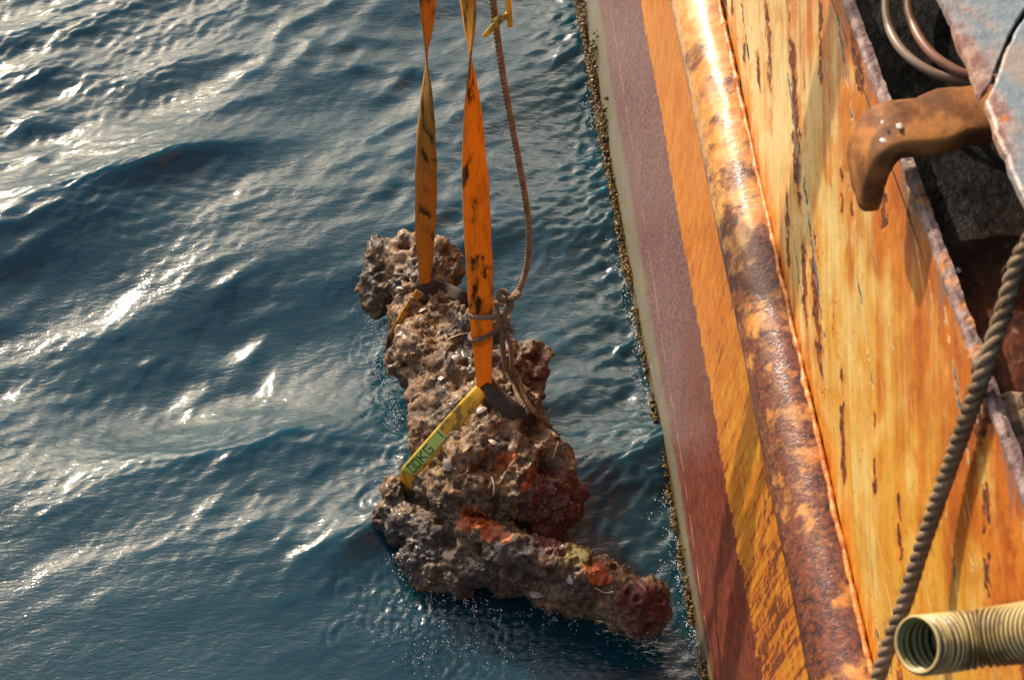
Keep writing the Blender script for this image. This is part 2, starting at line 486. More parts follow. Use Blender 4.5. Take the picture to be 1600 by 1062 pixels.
c = t.mix(t.math('MULTIPLY', t.step(lipd, -0.02, 0.02), 0.85), c, t.mix(s2, (0.13, 0.052, 0.034), (0.32, 0.16, 0.09)))
pr_ = patches(t, -1.0, 6.5, 3.2, 3.3, -0.10, 0.38, 0.50, 2.8)
pr2 = patches(t, -0.8, 12.0, 5.0, 11.7, -0.28, 0.38, 0.55, 2.4)
pr_ = t.math('MAXIMUM', pr_, t.math('SUBTRACT', pr2, t.mad(near_f, -0.13, 0.10)))
halo = t.math('MULTIPLY', t.step(pr_, -0.24, 0.0), 0.85)
c = t.mix(halo, c, t.mix(s2, (0.44, 0.11, 0.010), (0.62, 0.24, 0.022)))
rk = t.step(pr_, 0.0, 0.03)
c = t.mix(rk, c, t.mix(t.step(t.noise(obj, 60, 4, 0.7), 0.4, 0.6), (0.040, 0.013, 0.010), (0.22, 0.06, 0.018)))
pg = patches(t, -2.2, 15.0, 5.5, 7.1, -0.22, 0.28, 0.7, 2.6)
gk = t.step(pg, 0.0, 0.04)
rim = t.math('MULTIPLY', t.step(pg, -0.07, -0.02), t.math('SUBTRACT', 0.6, t.math('MULTIPLY', gk, 0.6)))
c = t.mix(rim, c, (0.74, 0.58, 0.30))
c = t.mix(gk, c, t.mix(t.step(t.noise(obj, 70, 2), 0.42, 0.56), (0.030, 0.038, 0.025), (0.085, 0.14, 0.135)))
ws = t.noise(streak_vec(t, -2.6, 45, 5.5, 14.0), 1, 3, 0.6)
wk = t.step(ws, 0.665, 0.685)
c = t.mix(t.math('MULTIPLY', wk, 0.85), c, (0.80, 0.64, 0.36))
speck = t.step(t.noise(obj, 75, 3, 0.6), 0.675, 0.71)
c = t.mix(t.math('MULTIPLY', speck, 0.8), c, (0.22, 0.075, 0.02))
chipk = t.math('MAXIMUM', t.math('MAXIMUM', rk, gk), speck)
hb = t.bump(t.mad(s2, 0.4, t.math('SUBTRACT', wk, chipk)), 0.7, 0.004)
hb = t.bump(t.noise(obj, 5, 4, 0.55), 0.30, 0.03, hb)
hb = t.bump(t.noise(obj, 110, 4, 0.6), 0.14, 0.003, hb)
mat_up = t.set(color=c, rough=t.mad(s2, 0.3, t.mad(chipk, 0.2, 0.22)), normal=hb, spec=0.28)

# --- half-round rubbing strake
t = NT('strake_rusty_paint')
o = t.sep(t.coord('Object')); obj = t.coord('Object')
v = t.comb(o[0], t.math('MULTIPLY', o[1], 1.15), o[2])
n1 = t.noise(v, 13, 6, 0.62, 0.5); n2 = t.noise(v, 34, 5, 0.65, 0.4); n3 = t.noise(v, 110, 4, 0.7)
nearf = t.step(o[1], 3.2, 1.6)
n0 = t.noise(v, 5.5, 5, 0.62, 0.6); band = t.noise(t.comb(t.math('MULTIPLY', o[0], 0.35), o[1], t.math('MULTIPLY', o[2], 0.5)), 21, 4, 0.6, 0.8)
paint = t.mix(t.step(n2, 0.35, 0.65), (0.48, 0.165, 0.014), (0.60, 0.33, 0.085))
side = t.mad(o[2], 2.6, t.mad(o[1], -0.286, -4.0))                   # higher near the weld line
orng = t.mix(t.step(n3, 0.35, 0.65), (0.36, 0.085, 0.011), (0.60, 0.21, 0.03))
paint = t.mix(t.step(t.mad(n1, 0.7, t.mad(nearf, 0.10, side)), 0.34, 0.62), paint, orng)
paint = t.mix(t.math('MULTIPLY', t.step(band, 0.52, 0.62), 0.55), paint, t.mix(n3, (0.24, 0.085, 0.05), (0.42, 0.17, 0.06)))
rust = t.mix(t.step(n2, 0.36, 0.62), (0.028, 0.010, 0.009), (0.135, 0.040, 0.024))
rust = t.mix(t.math('MULTIPLY', t.step(n3, 0.48, 0.62), 0.75), rust, (0.24, 0.062, 0.010))
mixn = t.mad(n0, 0.45, t.mad(n1, 0.35, t.math('MULTIPLY', n2, 0.20)))
rk = t.step(t.mad(nearf, 0.135, mixn), 0.545, 0.625)
c = t.mix(rk, paint, rust)
hb = t.bump(t.mad(n2, 0.6, t.math('MULTIPLY', rk, -0.4)), 0.20, 0.006)
hb = t.bump(band, 0.14, 0.008, hb)
hb = t.bump(t.math('MULTIPLY', n3, t.mad(rk, 1.1, 0.2)), 0.24, 0.005, hb)
mat_strake = t.set(color=c, rough=t.mad(n3, 0.14, t.mad(rk, -0.04, 0.20)), normal=hb, spec=0.5, coat=t.mad(rk, -0.58, 0.7), coat_rough=0.15)

# --- weld bead, chipped steel, rust, grey, dark deck
t = NT('weld_rust'); obj = t.coord('Object')
n1 = t.noise(obj, 40, 5, 0.7)
mat_weld = t.set(color=t.mix(t.step(n1, 0.35, 0.65), (0.36, 0.085, 0.014), (0.68, 0.27, 0.06)), rough=t.mad(n1, 0.3, 0.15), normal=t.bump(n1, 0.6, 0.006))
t = NT('chipped_plate_edge'); obj = t.coord('Object')
n1 = t.noise(obj, 30, 6, 0.7); n2 = t.noise(obj, 90, 4, 0.7)
c = t.mix(t.step(n1, 0.40, 0.6), (0.115, 0.06, 0.058), (0.30, 0.20, 0.18))
c = t.mix(t.step(n2, 0.6, 0.7), c, (0.50, 0.42, 0.38))
c = t.mix(t.step(t.noise(obj, 12, 4, 0.6), 0.56, 0.64), c, (0.45, 0.17, 0.04))
mat_edge = t.set(color=c, rough=0.55, normal=t.bump(n1, 0.8, 0.008))
t = NT('deck_rust'); obj = t.coord('Object'); o = t.sep(obj)
n1 = t.noise(obj, 9, 6, 0.68); n2 = t.noise(obj, 45, 5, 0.7)
c = t.mix(t.step(n1, 0.38, 0.66), (0.032, 0.010, 0.006), (0.155, 0.038, 0.012))
c = t.mix(t.step(n2, 0.60, 0.72), c, (0.24, 0.11, 0.07))
gutter_shade = t.step(t.mad(n1, 0.5, o[1]), 1.62, 1.86)  # shade over the far end of the gutter, painted near-black into the colour
c = t.mix(gutter_shade, c, t.mix(t.step(n2, 0.4, 0.75), (0.002, 0.002, 0.002), (0.010, 0.009, 0.009)))
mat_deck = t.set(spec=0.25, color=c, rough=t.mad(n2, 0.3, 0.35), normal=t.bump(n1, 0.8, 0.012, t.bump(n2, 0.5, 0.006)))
GZ = 2.80
GXE = float((to_ship(onz(1470, 0, GZ))[0] + to_ship(onz(1600, 300, GZ))[0]) / 2)
t = NT('grey_deck_paint'); obj = t.coord('Object'); o = t.sep(obj)
n1 = t.noise(t.scale(obj, (1.0, 0.6, 1.0)), 8, 6, 0.65); n2 = t.noise(obj, 40, 5, 0.7); n3 = t.noise(obj, 160, 3, 0.6)
c = t.mix(t.step(n2, 0.3, 0.7), (0.135, 0.17, 0.185), (0.225, 0.25, 0.255))
c = t.mix(t.math('MULTIPLY', t.step(n1, 0.50, 0.64), 0.65), c, (0.34, 0.22, 0.15))
edge = t.step(t.math('ADD', o[0], t.mad(n1, -0.16, 0.0)), GXE - 0.045, GXE - 0.085)
c = t.mix(edge, c, t.mix(t.step(n2, 0.4, 0.62), (0.20, 0.085, 0.06), (0.42, 0.26, 0.19)))
c = t.mix(t.step(t.noise(obj, 23, 5, 0.6), 0.645, 0.68), c, (0.40, 0.12, 0.03))
c = t.mix(t.step(t.noise(obj, 70, 3, 0.6), 0.68, 0.72), c, (0.05, 0.045, 0.04))
mat_grey = t.set(color=c, rough=0.45, normal=t.bump(n2, 0.45, 0.006, t.bump(n3, 0.25, 0.003)))
t = NT('brown_rusted_steel'); obj = t.coord('Object')
n1 = t.noise(obj, 14, 5, 0.6); n2 = t.noise(obj, 70, 5, 0.7)
c = t.mix(t.step(n1, 0.36, 0.62), (0.13, 0.050, 0.019), (0.36, 0.145, 0.040))
c = t.mix(t.math('MULTIPLY', t.step(t.noise(obj, 9, 4, 0.6), 0.56, 0.70), 0.7), c, (0.045, 0.022, 0.014))
c = t.mix(t.step(n2, 0.66, 0.74), c, (0.035, 0.018, 0.012))
mat_brown = t.set(spec=0.2, color=c, rough=t.mad(n2, 0.25, 0.55), normal=t.bump(n2, 0.35, 0.004, t.bump(n1, 0.35, 0.012)))

Y0, Y1 = -1.5, 12.0
ys = np.concatenate([np.arange(Y0, 6.2, 0.022), np.linspace(6.25, Y1, 24)])
def plate(name, zlo, zhi, nz, mat, amp, xoff=0.0):
    """zlo, zhi: functions of y. A gently dented vertical sheet."""
    P = np.zeros((len(ys), nz, 3))
    f = np.linspace(0, 1, nz)
    P[:, :, 1] = ys[:, None]
    P[:, :, 2] = zlo(ys)[:, None] * (1 - f) + zhi(ys)[:, None] * f
    q = P.reshape(-1, 3)
    P[:, :, 0] = xoff + (amp * fbm(np.stack([q[:, 0], q[:, 1] * 1.6, q[:, 2] * 2.2], 1) + 5, 2)).reshape(len(ys), nz)
    return grid_mesh(name, P[:, ::-1], mat, ship)
junc = lambda y: 1.685 + 0.11 * (y - 1.2)           # where the strake meets the upper plate
RS = 0.095
cen = lambda y: junc(y) - RS - 0.004
low = plate('lower_hull_plate', lambda y: -1.2 + 0 * y, lambda y: cen(y), 90, mat_low, 0.006)
up = plate('upper_hull_plate', lambda y: cen(y) + 0.02, lambda y: 2.525 + 0 * y, 48, mat_up, 0.006)
# strake: half pipe
a = np.linspace(-math.pi / 2, math.pi / 2, 26)
ys2 = np.concatenate([np.arange(Y0, 6.2, 0.012), np.linspace(6.25, Y1, 30)])
P = np.zeros((len(ys2), len(a), 3))
base = np.stack([np.repeat(0 * ys2, len(a)), np.repeat(ys2, len(a)), np.tile(a, len(ys2)) * 0.1], 1)
rad = RS * (1 + 0.025 * perlin(base * np.array([1, 2.2, 8]) + 3) + 0.016 * perlin(base * np.array([1, 9, 60.0]) + 9)
            + 0.010 * perlin(base * np.array([1, 26, 170.0]))).reshape(len(ys2), len(a))
P[:, :, 0] = -rad * np.cos(a)[None]
P[:, :, 1] = ys2[:, None]
P[:, :, 2] = cen(ys2)[:, None] + rad * np.sin(a)[None]
grid_mesh('rubbing_strake', P[:, ::-1], mat_strake, ship)
# weld bead along the top of the strake
yy = np.arange(Y0, 6.3, 0.008)
bead = np.stack([-0.006 + 0.004 * perlin(np.stack([yy * 14, yy * 0, yy * 0], 1)), yy, junc(yy) + 0.002 + 0.004 * perlin(np.stack([yy * 11, yy * 0 + 4, yy * 0], 1))], 1)
V, F = tube(bead, 0.0058 + 0.0040 * perlin(np.stack([yy * 34, yy * 0 + 8, yy * 0], 1)) + 0.002 * perlin(np.stack([yy * 90, yy * 0 + 3, yy * 0], 1)), 7)
link_mesh('weld_bead', V, F, mat_weld, ship)
# chipped top edge of the plate (box cap with a ragged outline)
yy = np.arange(Y0, 6.0, 0.009)
rag = lambda s, f, amp: amp * fbm(np.stack([yy * f, yy * 0 + s, yy * 0], 1), 4, 0.65)
prof = np.zeros((len(yy), 6, 3)); prof[:, :, 1] = yy[:, None]
prof[:, 0, 0] = -0.0045; prof[:, 0, 2] = 2.524 + rag(1, 30, 0.006)
prof[:, 1, 0] = -0.0050 + rag(2, 30, 0.002); prof[:, 1, 2] = 2.532 + rag(3, 30, 0.003)
prof[:, 2, 0] = 0.000 + rag(4, 30, 0.002); prof[:, 2, 2] = 2.541 + rag(5, 25, 0.003)
prof[:, 3, 0] = 0.011 + rag(6, 40, 0.0022); prof[:, 3, 2] = 2.541 + rag(7, 25, 0.003)
prof[:, 4, 0] = 0.0135 + rag(8, 40, 0.0022); prof[:, 4, 2] = 2.530
prof[:, 5, 0] = 0.0155; prof[:, 5, 2] = 2.40
grid_mesh('plate_edge', prof, mat_edge, ship, smooth=False)
# deck gutter
dx = np.linspace(0.0, 1.5, 70); dy = np.arange(Y0, 6.0, 0.02)
P = np.zeros((len(dy), len(dx), 3)); P[:, :, 0] = dx[None]; P[:, :, 1] = dy[:, None]
q = P.reshape(-1, 3); P[:, :, 2] = (2.475 + 0.008 * fbm(q * 7, 4)).reshape(P.shape[:2])
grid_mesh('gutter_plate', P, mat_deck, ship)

# grey deck plates overhanging the gutter
GZ = 2.80
ga = to_ship(onz(1470, 0, GZ)); gb = to_ship(onz(1600, 300, GZ))
gxe = (ga[0] + gb[0]) / 2
s0 = to_ship(onz(1603, 12, GZ)); s1p = to_ship(onz(1538, 152, GZ))         # the black slot between two plates
def grey_plate(name, poly):
    """Horizontal plate from an outline; edges subdivided and chipped."""
    pts = []
    for i in range(len(poly)):
        a_, b_ = np.array(poly[i]), np.array(poly[(i + 1) % len(poly)])
        m = max(2, int(np.linalg.norm(b_ - a_) / 0.010))
        for j in range(m): pts.append(a_ + (b_ - a_) * j / m)
    pts = np.array(pts)
    pts = pts + 0.005 * np.stack([fbm(np.c_[pts * 16, pts[:, :1] * 0], 4, 0.65), fbm(np.c_[pts * 16, pts[:, :1] * 0 + 9], 4, 0.65)], 1)
    n = len(pts)
    cen_ = pts.mean(0)
    V = []
    for (z, ins) in ((GZ - 0.014, 0.0), (GZ - 0.003, 0.0), (GZ, 0.004)):
        for p in pts:
            dd = cen_ - p; dd = dd / np.linalg.norm(dd)
            V.append((p[0] + dd[0] * ins, p[1] + dd[1] * ins, z))
    F = []
    for L in (0, 1):
        for i in range(n):
            j = (i + 1) % n; F.append((L * n + i, L * n + j, (L + 1) * n + j, (L + 1) * n + i))
    F.append(tuple(2 * n + i for i in range(n))); F.append(tuple(range(n))[::-1])
    return link_mesh(name, V, F, mat_grey, ship, smooth=False)
sd = s1p - s0; slope = sd[1] / sd[0]
xr = 2.2
def slot_y(x, off): return s0[1] + (x - s0[0]) * slope + off
gap = 0.006
x_hit = s1p[0]
# plate beyond the slot and plate on this side of it; the slot dies out at the notch near the edge
y_e = slot_y(gxe, 0)
grey_plate('deck_plate', [(gxe, y_e + gap), (xr, slot_y(xr, gap)), (xr, max(9.0, slot_y(xr, gap) + 1)), (gxe, 9.0)])
grey_plate('deck_plate', [(gxe, Y0), (xr, Y0), (xr, slot_y(xr, -gap)), (gxe, y_e - gap)])
# coaming that carries the plates, well inboard under the overhang
link_mesh('coaming', [(gxe + .45, Y0, 2.28), (gxe + .47, Y0, 2.28), (gxe + .47, 9, 2.28), (gxe + .45, 9, 2.28), (gxe + .45, Y0, 2.785), (gxe + .47, Y0, 2.785), (gxe + .47, 9, 2.785), (gxe + .45, 9, 2.785)],
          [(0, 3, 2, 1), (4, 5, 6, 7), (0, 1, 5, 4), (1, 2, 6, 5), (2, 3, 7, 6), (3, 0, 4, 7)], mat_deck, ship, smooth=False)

# rusted hook-shaped bracket over the hull edge
arm_in = to_ship(onz(1560, 172, 2.62)); elbow = to_ship(onz(1385, 192, 2.62))
yb = (arm_in[1] + elbow[1]) / 2; 
pth = [(0.75, arm_in[1] - 0.01, 2.615), (arm_in[0], arm_in[1], 2.615), ((arm_in[0] + elbow[0]) / 2, yb, 2.608), (0.02, elbow[1], 2.607), (-0.030, elbow[1], 2.604), (-0.052, elbow[1] - 0.002, 2.590),
       (-0.062, elbow[1] - 0.006, 2.562), (-0.064, elbow[1] - 0.012, 2.535), (-0.063, elbow[1] - 0.018, 2.510), (-0.062, elbow[1] - 0.022, 2.488)]
Pb, Lb = smooth_path(pth, 70)
Tb = np.gradient(Pb, axis=0); Tb /= np.linalg.norm(Tb, axis=1)[:, None]
Wb = np.tile(np.array([0, 1.0, 0]), (70, 1)); Wb -= Tb * (Wb * Tb).sum(1)[:, None]; Wb /= np.linalg.norm(Wb, axis=1)[:, None]
Nb = np.cross(Wb, Tb)
ang = np.linspace(0, 2 * math.pi, 28, endpoint=False)
sq = lambda c_: np.sign(c_) * np.abs(c_) ** 0.42
V = []
for i in range(70):
    f = i / 69
    hw = 0.052 - 0.004 * sstep(0.6, 1, f) + 0.003 * math.sin(f * 9); ht = 0.022
    if i > 65: hw *= 1 - 0.10 * (i - 65) / 4; ht *= 1 - 0.35 * (i - 65) / 4
    for th in ang:
        V.append(Pb[i] + Wb[i] * hw * sq(math.cos(th)) + Nb[i] * ht * sq(math.sin(th)))
V = np.array(V); V += 0.0035 * np.stack([fbm(V * 18 + 3 * k, 3) for k in range(3)], 1)
F = [(i * 28 + j, i * 28 + (j + 1) % 28, (i + 1) * 28 + (j + 1) % 28, (i + 1) * 28 + j) for i in range(69) for j in range(28)]
F.append(tuple(range(28))[::-1]); F.append(tuple(69 * 28 + j for j in range(28)))
link_mesh('hook_bracket', V, F, mat_brown, ship)

# marine growth along the far waterline
t = NT('waterline_growth'); n1 = t.noise(t.coord('Object'), 20, 5, 0.7)
mat_growth = t.set(color=t.mix(t.step(n1, 0.38, 0.62), (0.045, 0.024, 0.009), (0.24, 0.14, 0.032)), rough=0.3)
oct_v = np.array([(1, 0, 0), (-1, 0, 0), (0, 1, 0), (0, -1, 0), (0, 0, 1), (0, 0, -1)], float)
oct_f = [(0, 2, 4), (2, 1, 4), (1, 3, 4), (3, 0, 4), (2, 0, 5), (1, 2, 5), (3, 1, 5), (0, 3, 5)]
def blob_cloud(name, centres, radii, mat, parent=None, squash=(1, 1, 1), jitter=0.3, ico=False):
    V, F = [], []
    if ico:
        bm = bmesh.new(); bmesh.ops.create_icosphere(bm, subdivisions=1, radius=1)
        bv = np.array([v_.co[:] for v_ in bm.verts]); bf = [tuple(x.index for x in f_.verts) for f_ in bm.faces]; bm.free()
    else: bv, bf = oct_v, oct_f
    m = len(bv)
    for i, (c_, r_) in enumerate(zip(centres, radii)):
        w_ = bv * r_ * np.array(squash) * (1 + jitter * rng.normal(size=(m, 1))) 
        V.append(w_ + c_); F += [tuple(x + i * m for x in f_) for f_ in bf]
    return link_mesh(name, np.vstack(V), F, mat, parent)
N = 9000
yy = 3.7 + 2.6 * rng.random(N) ** 0.9
zz_ = np.abs(rng.normal(0, 0.075, N)) * sstep(3.4, 4.9, yy) * (0.5 + sstep(-.2, .4, perlin(np.stack([yy * 6, yy * 0, yy * 0], 1)))) + 0.012 - 0.03 * rng.random(N)
cc = np.stack([-0.004 - 0.018 * rng.random(N), yy, zz_], 1)
y2 = 1.8 + 2.4 * rng.random(3600); m2_ = sstep(-0.25, 0.3, perlin(np.stack([y2 * 8, y2 * 0 + 2, y2 * 0], 1)))
y2 = y2[rng.random(3600) < m2_]
cc = np.vstack([cc, np.stack([-0.003 - 0.010 * rng.random(len(y2)), y2, 0.030 * np.abs(rng.normal(size=len(y2))) - 0.006], 1)])
g = blob_cloud('barnacle_growth', cc, 0.0022 + 0.0068 * rng.random(len(cc)) ** 3, mat_growth, ship, (1.2, 1, 1.3)); g['kind'] = 'stuff'

# ------------------------------------------------------------------ ENCRUSTED WRECK PIECE hanging from the slings
t = NT('sea_crust'); obj = t.coord('Object')
n1 = t.noise(obj, 9, 5, 0.65); n2 = t.noise(obj, 34, 5, 0.7); n3 = t.noise(obj, 120, 4, 0.7); n4 = t.noise(obj, 5.0, 4, 0.6)
c = t.mix(t.step(n2, 0.36, 0.64), (0.050, 0.023, 0.011), (0.245, 0.135, 0.058))
c = t.mix(t.step(t.mad(n2, 0.25, n3), 0.66, 0.80), c, (0.40, 0.265, 0.125))
c = t.mix(t.step(n1, 0.55, 0.66), c, t.mix(n2, (0.055, 0.024, 0.014), (0.15, 0.062, 0.03)))
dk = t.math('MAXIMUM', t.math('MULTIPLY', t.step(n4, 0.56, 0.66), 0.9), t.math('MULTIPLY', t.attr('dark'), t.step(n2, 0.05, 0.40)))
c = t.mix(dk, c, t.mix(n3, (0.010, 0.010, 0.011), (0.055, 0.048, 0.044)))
redc = t.mix(t.step(n2, 0.35, 0.65), (0.20, 0.026, 0.008), (0.56, 0.125, 0.012))
rn_ = t.noise(obj, 48, 4, 0.7, 1.2)
c = t.mix(t.step(t.mad(rn_, 0.9, t.attr('red')), 0.88, 1.0), c, redc)
c = t.mix(t.step(t.mad(n2, 0.9, t.attr('maroon')), 0.75, 1.0), c, t.mix(n3, (0.06, 0.013, 0.009), (0.15, 0.030, 0.016)))
c = t.mix(t.step(t.mad(n2, 0.9, t.attr('olive')), 0.80, 0.95), c, (0.20, 0.14, 0.035))
spots = t.math('MULTIPLY', t.step(t.noise(obj, 26, 2, 0.5), 0.70, 0.74), 0.9)
c = t.mix(spots, c, (0.42, 0.09, 0.04))
hb = t.bump(n3, 0.8, 0.006, t.bump(n2, 0.7, 0.012))
mat_crust = t.set(color=c, rough=t.mad(t.step(n1, 0.4, 0.6), 0.35, 0.32), normal=hb, spec=0.4, coat=t.math('MULTIPLY', t.step(n4, 0.4, 0.6), 0.25), coat_rough=0.12)

wreck = empty('wreck_piece', tuple(onz(740, 650, 0.2)))
tag(wreck, 'brown crusted lump of wreckage with red growth hanging above the water', 'wreckage')
WO = np.array(wreck.location[:])
PXM = 5.0 / FPX
def crust_part(name, blobs, voxel=0.0052, seed=0.0, big=0.030):
    """blobs: (px, py, z, radius in px) -> one lumpy pitted skin."""
    bm = bmesh.new()
    for (px, py, z, r) in blobs:
        p = onz(px, py, z) - WO
        m = Matrix.Translation(Vector(p)) @ Matrix.Diagonal((r * PXM,) * 3).to_4x4()
        bmesh.ops.create_icosphere(bm, subdivisions=3, radius=1.0, matrix=m)
    me = bpy.data.meshes.new(name); bm.to_mesh(me); bm.free()
    tmp = bpy.data.objects.new('tmp', me); col.objects.link(tmp)
    md = tmp.modifiers.new('r', 'REMESH'); md.mode = 'VOXEL'; md.voxel_size = voxel
    sm = tmp.modifiers.new('s', 'SMOOTH'); sm.iterations = 22; sm.factor = 0.5
    dg = bpy.context.evaluated_depsgraph_get()
    m2 = bpy.data.meshes.new_from_object(tmp.evaluated_get(dg))
    bpy.data.objects.remove(tmp); bpy.data.meshes.remove(me)
    n = len(m2.vertices)
    co = np.zeros(n * 3, np.float32); m2.vertices.foreach_get('co', co); co = co.reshape(-1, 3).astype(float)
    no = np.zeros(n * 3, np.float32); m2.vertex_normals.foreach_get('vector', no); no = no.reshape(-1, 3).astype(float)
    q = co + seed
    dsp = 1.25 * big * fbm(q * 7, 3, 0.55) - 0.060 * sstep(0.42, 0.12, worley(q * 6.5 + 5)) * sstep(-0.2, 0.2, perlin(q * 3 + 60))
    knob = 0.024 * (0.5 - worley(q * 10.5 + 0.6 * fbm(q * 8, 2)[:, None] + 31)) * sstep(-0.2, 0.3, perlin(q * 3.3 + 71))
    lump = 0.015 * (0.55 - worley(q * 24 + 0.5 * fbm(q * 14, 2)[:, None])) * sstep(-0.15, 0.30, perlin(q * 5 + 2))
    lump2 = 0.013 * (0.5 - worley(q * 52 + 0.3 * fbm(q * 30, 2)[:, None])) * (0.15 + 1.1 * sstep(-0.2, 0.3, perlin(q * 6 + 12)))
    pit = -0.040 * sstep(0.36, 0.08, worley(q * 12 + 7)) * sstep(-0.15, 0.25, perlin(q * 4 + 40)) - 0.020 * sstep(0.36, 0.1, worley(q * 27 + 3)) * sstep(0.0, 0.3, perlin(q * 7 + 90))
    fine = 0.0062 * fbm(q * 62, 3, 0.65) * (0.35 + sstep(-0.3, 0.4, perlin(q * 7 + 23)))
    dsp = dsp + knob + lump + 0.8 * lump2 + pit + fine
    co = co + no * dsp[:, None]
    # broken, overhanging texture: push sideways a little too
    co += 0.007 * np.stack([fbm(q * 30 + 11 * k, 2) for k in range(3)], 1)
    m2.vertices.foreach_set('co', co.astype(np.float32).ravel())
    m2.update()
    m2.polygons.foreach_set('use_smooth', [True] * len(m2.polygons))
    m2.materials.clear(); m2.materials.append(mat_crust); m2.name = name
    o = bpy.data.objects.new(name, m2); col.objects.link(o); o.parent = wreck
    # where sponges, bare dark metal and painted-in shade (crossbar front, hollows) sit: distances measured to spots on the piece
    W = co + WO
    vx = (W - CAMP); dep = vx @ VF
    sx = 800 + FPX * (vx @ VR) / dep; sy = 531 - FPX * (vx @ VU) / dep
    jit = fbm(q * 16, 3)
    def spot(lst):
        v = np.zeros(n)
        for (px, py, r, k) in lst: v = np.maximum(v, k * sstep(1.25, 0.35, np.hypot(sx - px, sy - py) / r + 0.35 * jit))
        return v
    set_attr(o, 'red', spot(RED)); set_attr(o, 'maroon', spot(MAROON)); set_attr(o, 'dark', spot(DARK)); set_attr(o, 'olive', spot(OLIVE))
    return o, W
RED = [(785, 722, 20, .62), (800, 712, 16, .6), (832, 742, 14, .66), (843, 752, 12, .66), (826, 758, 12, .66), (735, 808, 26, .85), (765, 828, 22, .8), (935, 893, 24, .85), (915, 880, 14, .7), (885, 765, 30, .42), (790, 838, 16, .58), (950, 905, 14, .6), (822, 762, 18, .6), (850, 590, 20, .4),
       (860, 862, 16, .5), (975, 925, 26, .42)]
MAROON = [(870, 790, 70, .65), (845, 570, 34, .6), (1010, 945, 60, .55), (905, 775, 30, .6), (860, 830, 50, .6)]
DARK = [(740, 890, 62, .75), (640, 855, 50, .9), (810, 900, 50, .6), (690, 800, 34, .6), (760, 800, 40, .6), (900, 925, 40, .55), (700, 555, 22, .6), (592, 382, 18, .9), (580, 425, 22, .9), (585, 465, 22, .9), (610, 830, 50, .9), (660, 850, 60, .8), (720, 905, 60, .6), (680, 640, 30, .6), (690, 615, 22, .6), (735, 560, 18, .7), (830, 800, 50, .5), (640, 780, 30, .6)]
OLIVE = [(900, 868, 30, .55), (880, 878, 16, .5)]

barrel_blobs = [(640, 405, .24, 44), (605, 400, .24, 30), (590, 430, .20, 28), (596, 465, .18, 24), (588, 448, .19, 26), (604, 450, .20, 30), (585, 410, .21, 22), (685, 405, .26, 38), (660, 440, .24, 55), (700, 440, .26, 26),
                (655, 500, .20, 48), (700, 500, .22, 52), (670, 560, .20, 66), (725, 545, .24, 60), (700, 610, .20, 66), (740, 610, .22, 70),
                (720, 665, .23, 74), (775, 655, .26, 74), (705, 705, .20, 58), (790, 705, .27, 80), (750, 740, .24, 84), (690, 752, .16, 44), (820, 752, .25, 74),
                (858, 782, .22, 50), (848, 810, .18, 42), (785, 790, .20, 54), (870, 752, .25, 34), (912, 774, .22, 13), (890, 772, .22, 30)]
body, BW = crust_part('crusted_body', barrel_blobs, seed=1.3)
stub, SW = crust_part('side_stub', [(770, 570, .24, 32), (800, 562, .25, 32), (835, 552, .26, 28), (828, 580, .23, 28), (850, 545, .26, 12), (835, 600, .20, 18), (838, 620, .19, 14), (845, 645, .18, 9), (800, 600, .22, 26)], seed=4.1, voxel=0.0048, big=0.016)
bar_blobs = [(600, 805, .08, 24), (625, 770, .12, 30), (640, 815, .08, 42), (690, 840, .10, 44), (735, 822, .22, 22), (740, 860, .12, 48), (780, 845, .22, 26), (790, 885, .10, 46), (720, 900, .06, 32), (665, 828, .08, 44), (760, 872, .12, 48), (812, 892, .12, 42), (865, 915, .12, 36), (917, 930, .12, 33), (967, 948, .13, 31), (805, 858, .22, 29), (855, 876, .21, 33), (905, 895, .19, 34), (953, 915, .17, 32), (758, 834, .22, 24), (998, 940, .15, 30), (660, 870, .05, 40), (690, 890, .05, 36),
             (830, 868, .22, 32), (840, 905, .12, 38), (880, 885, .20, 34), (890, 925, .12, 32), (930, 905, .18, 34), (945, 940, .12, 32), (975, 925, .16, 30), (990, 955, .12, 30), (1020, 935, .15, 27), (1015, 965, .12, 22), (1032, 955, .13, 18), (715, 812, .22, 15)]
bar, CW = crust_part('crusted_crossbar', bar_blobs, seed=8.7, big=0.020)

def bvh_of(objs):
    V, F = [], []
    for ob in objs:
        n0 = len(V); V += [Vector(v_.co) + ob.parent.location for v_ in ob.data.vertices]
        F += [tuple(i + n0 for i in p_.vertices) for p_ in ob.data.polygons]
    return BVHTree.FromPolygons(V, F)
tree = bvh_of([body, stub, bar])
def surf(px, py, lift=0.012):
    for k in range(40):                       # off the piece: step back towards its middle
        r = Vector(ray(px + (740 - px) * k * 0.025, py + (640 - py) * k * 0.012)).normalized()
        h = tree.ray_cast(Vector(CAMP), r)
        if h[0] is not None: break
    return np.array(h[0]) - np.array(r) * lift
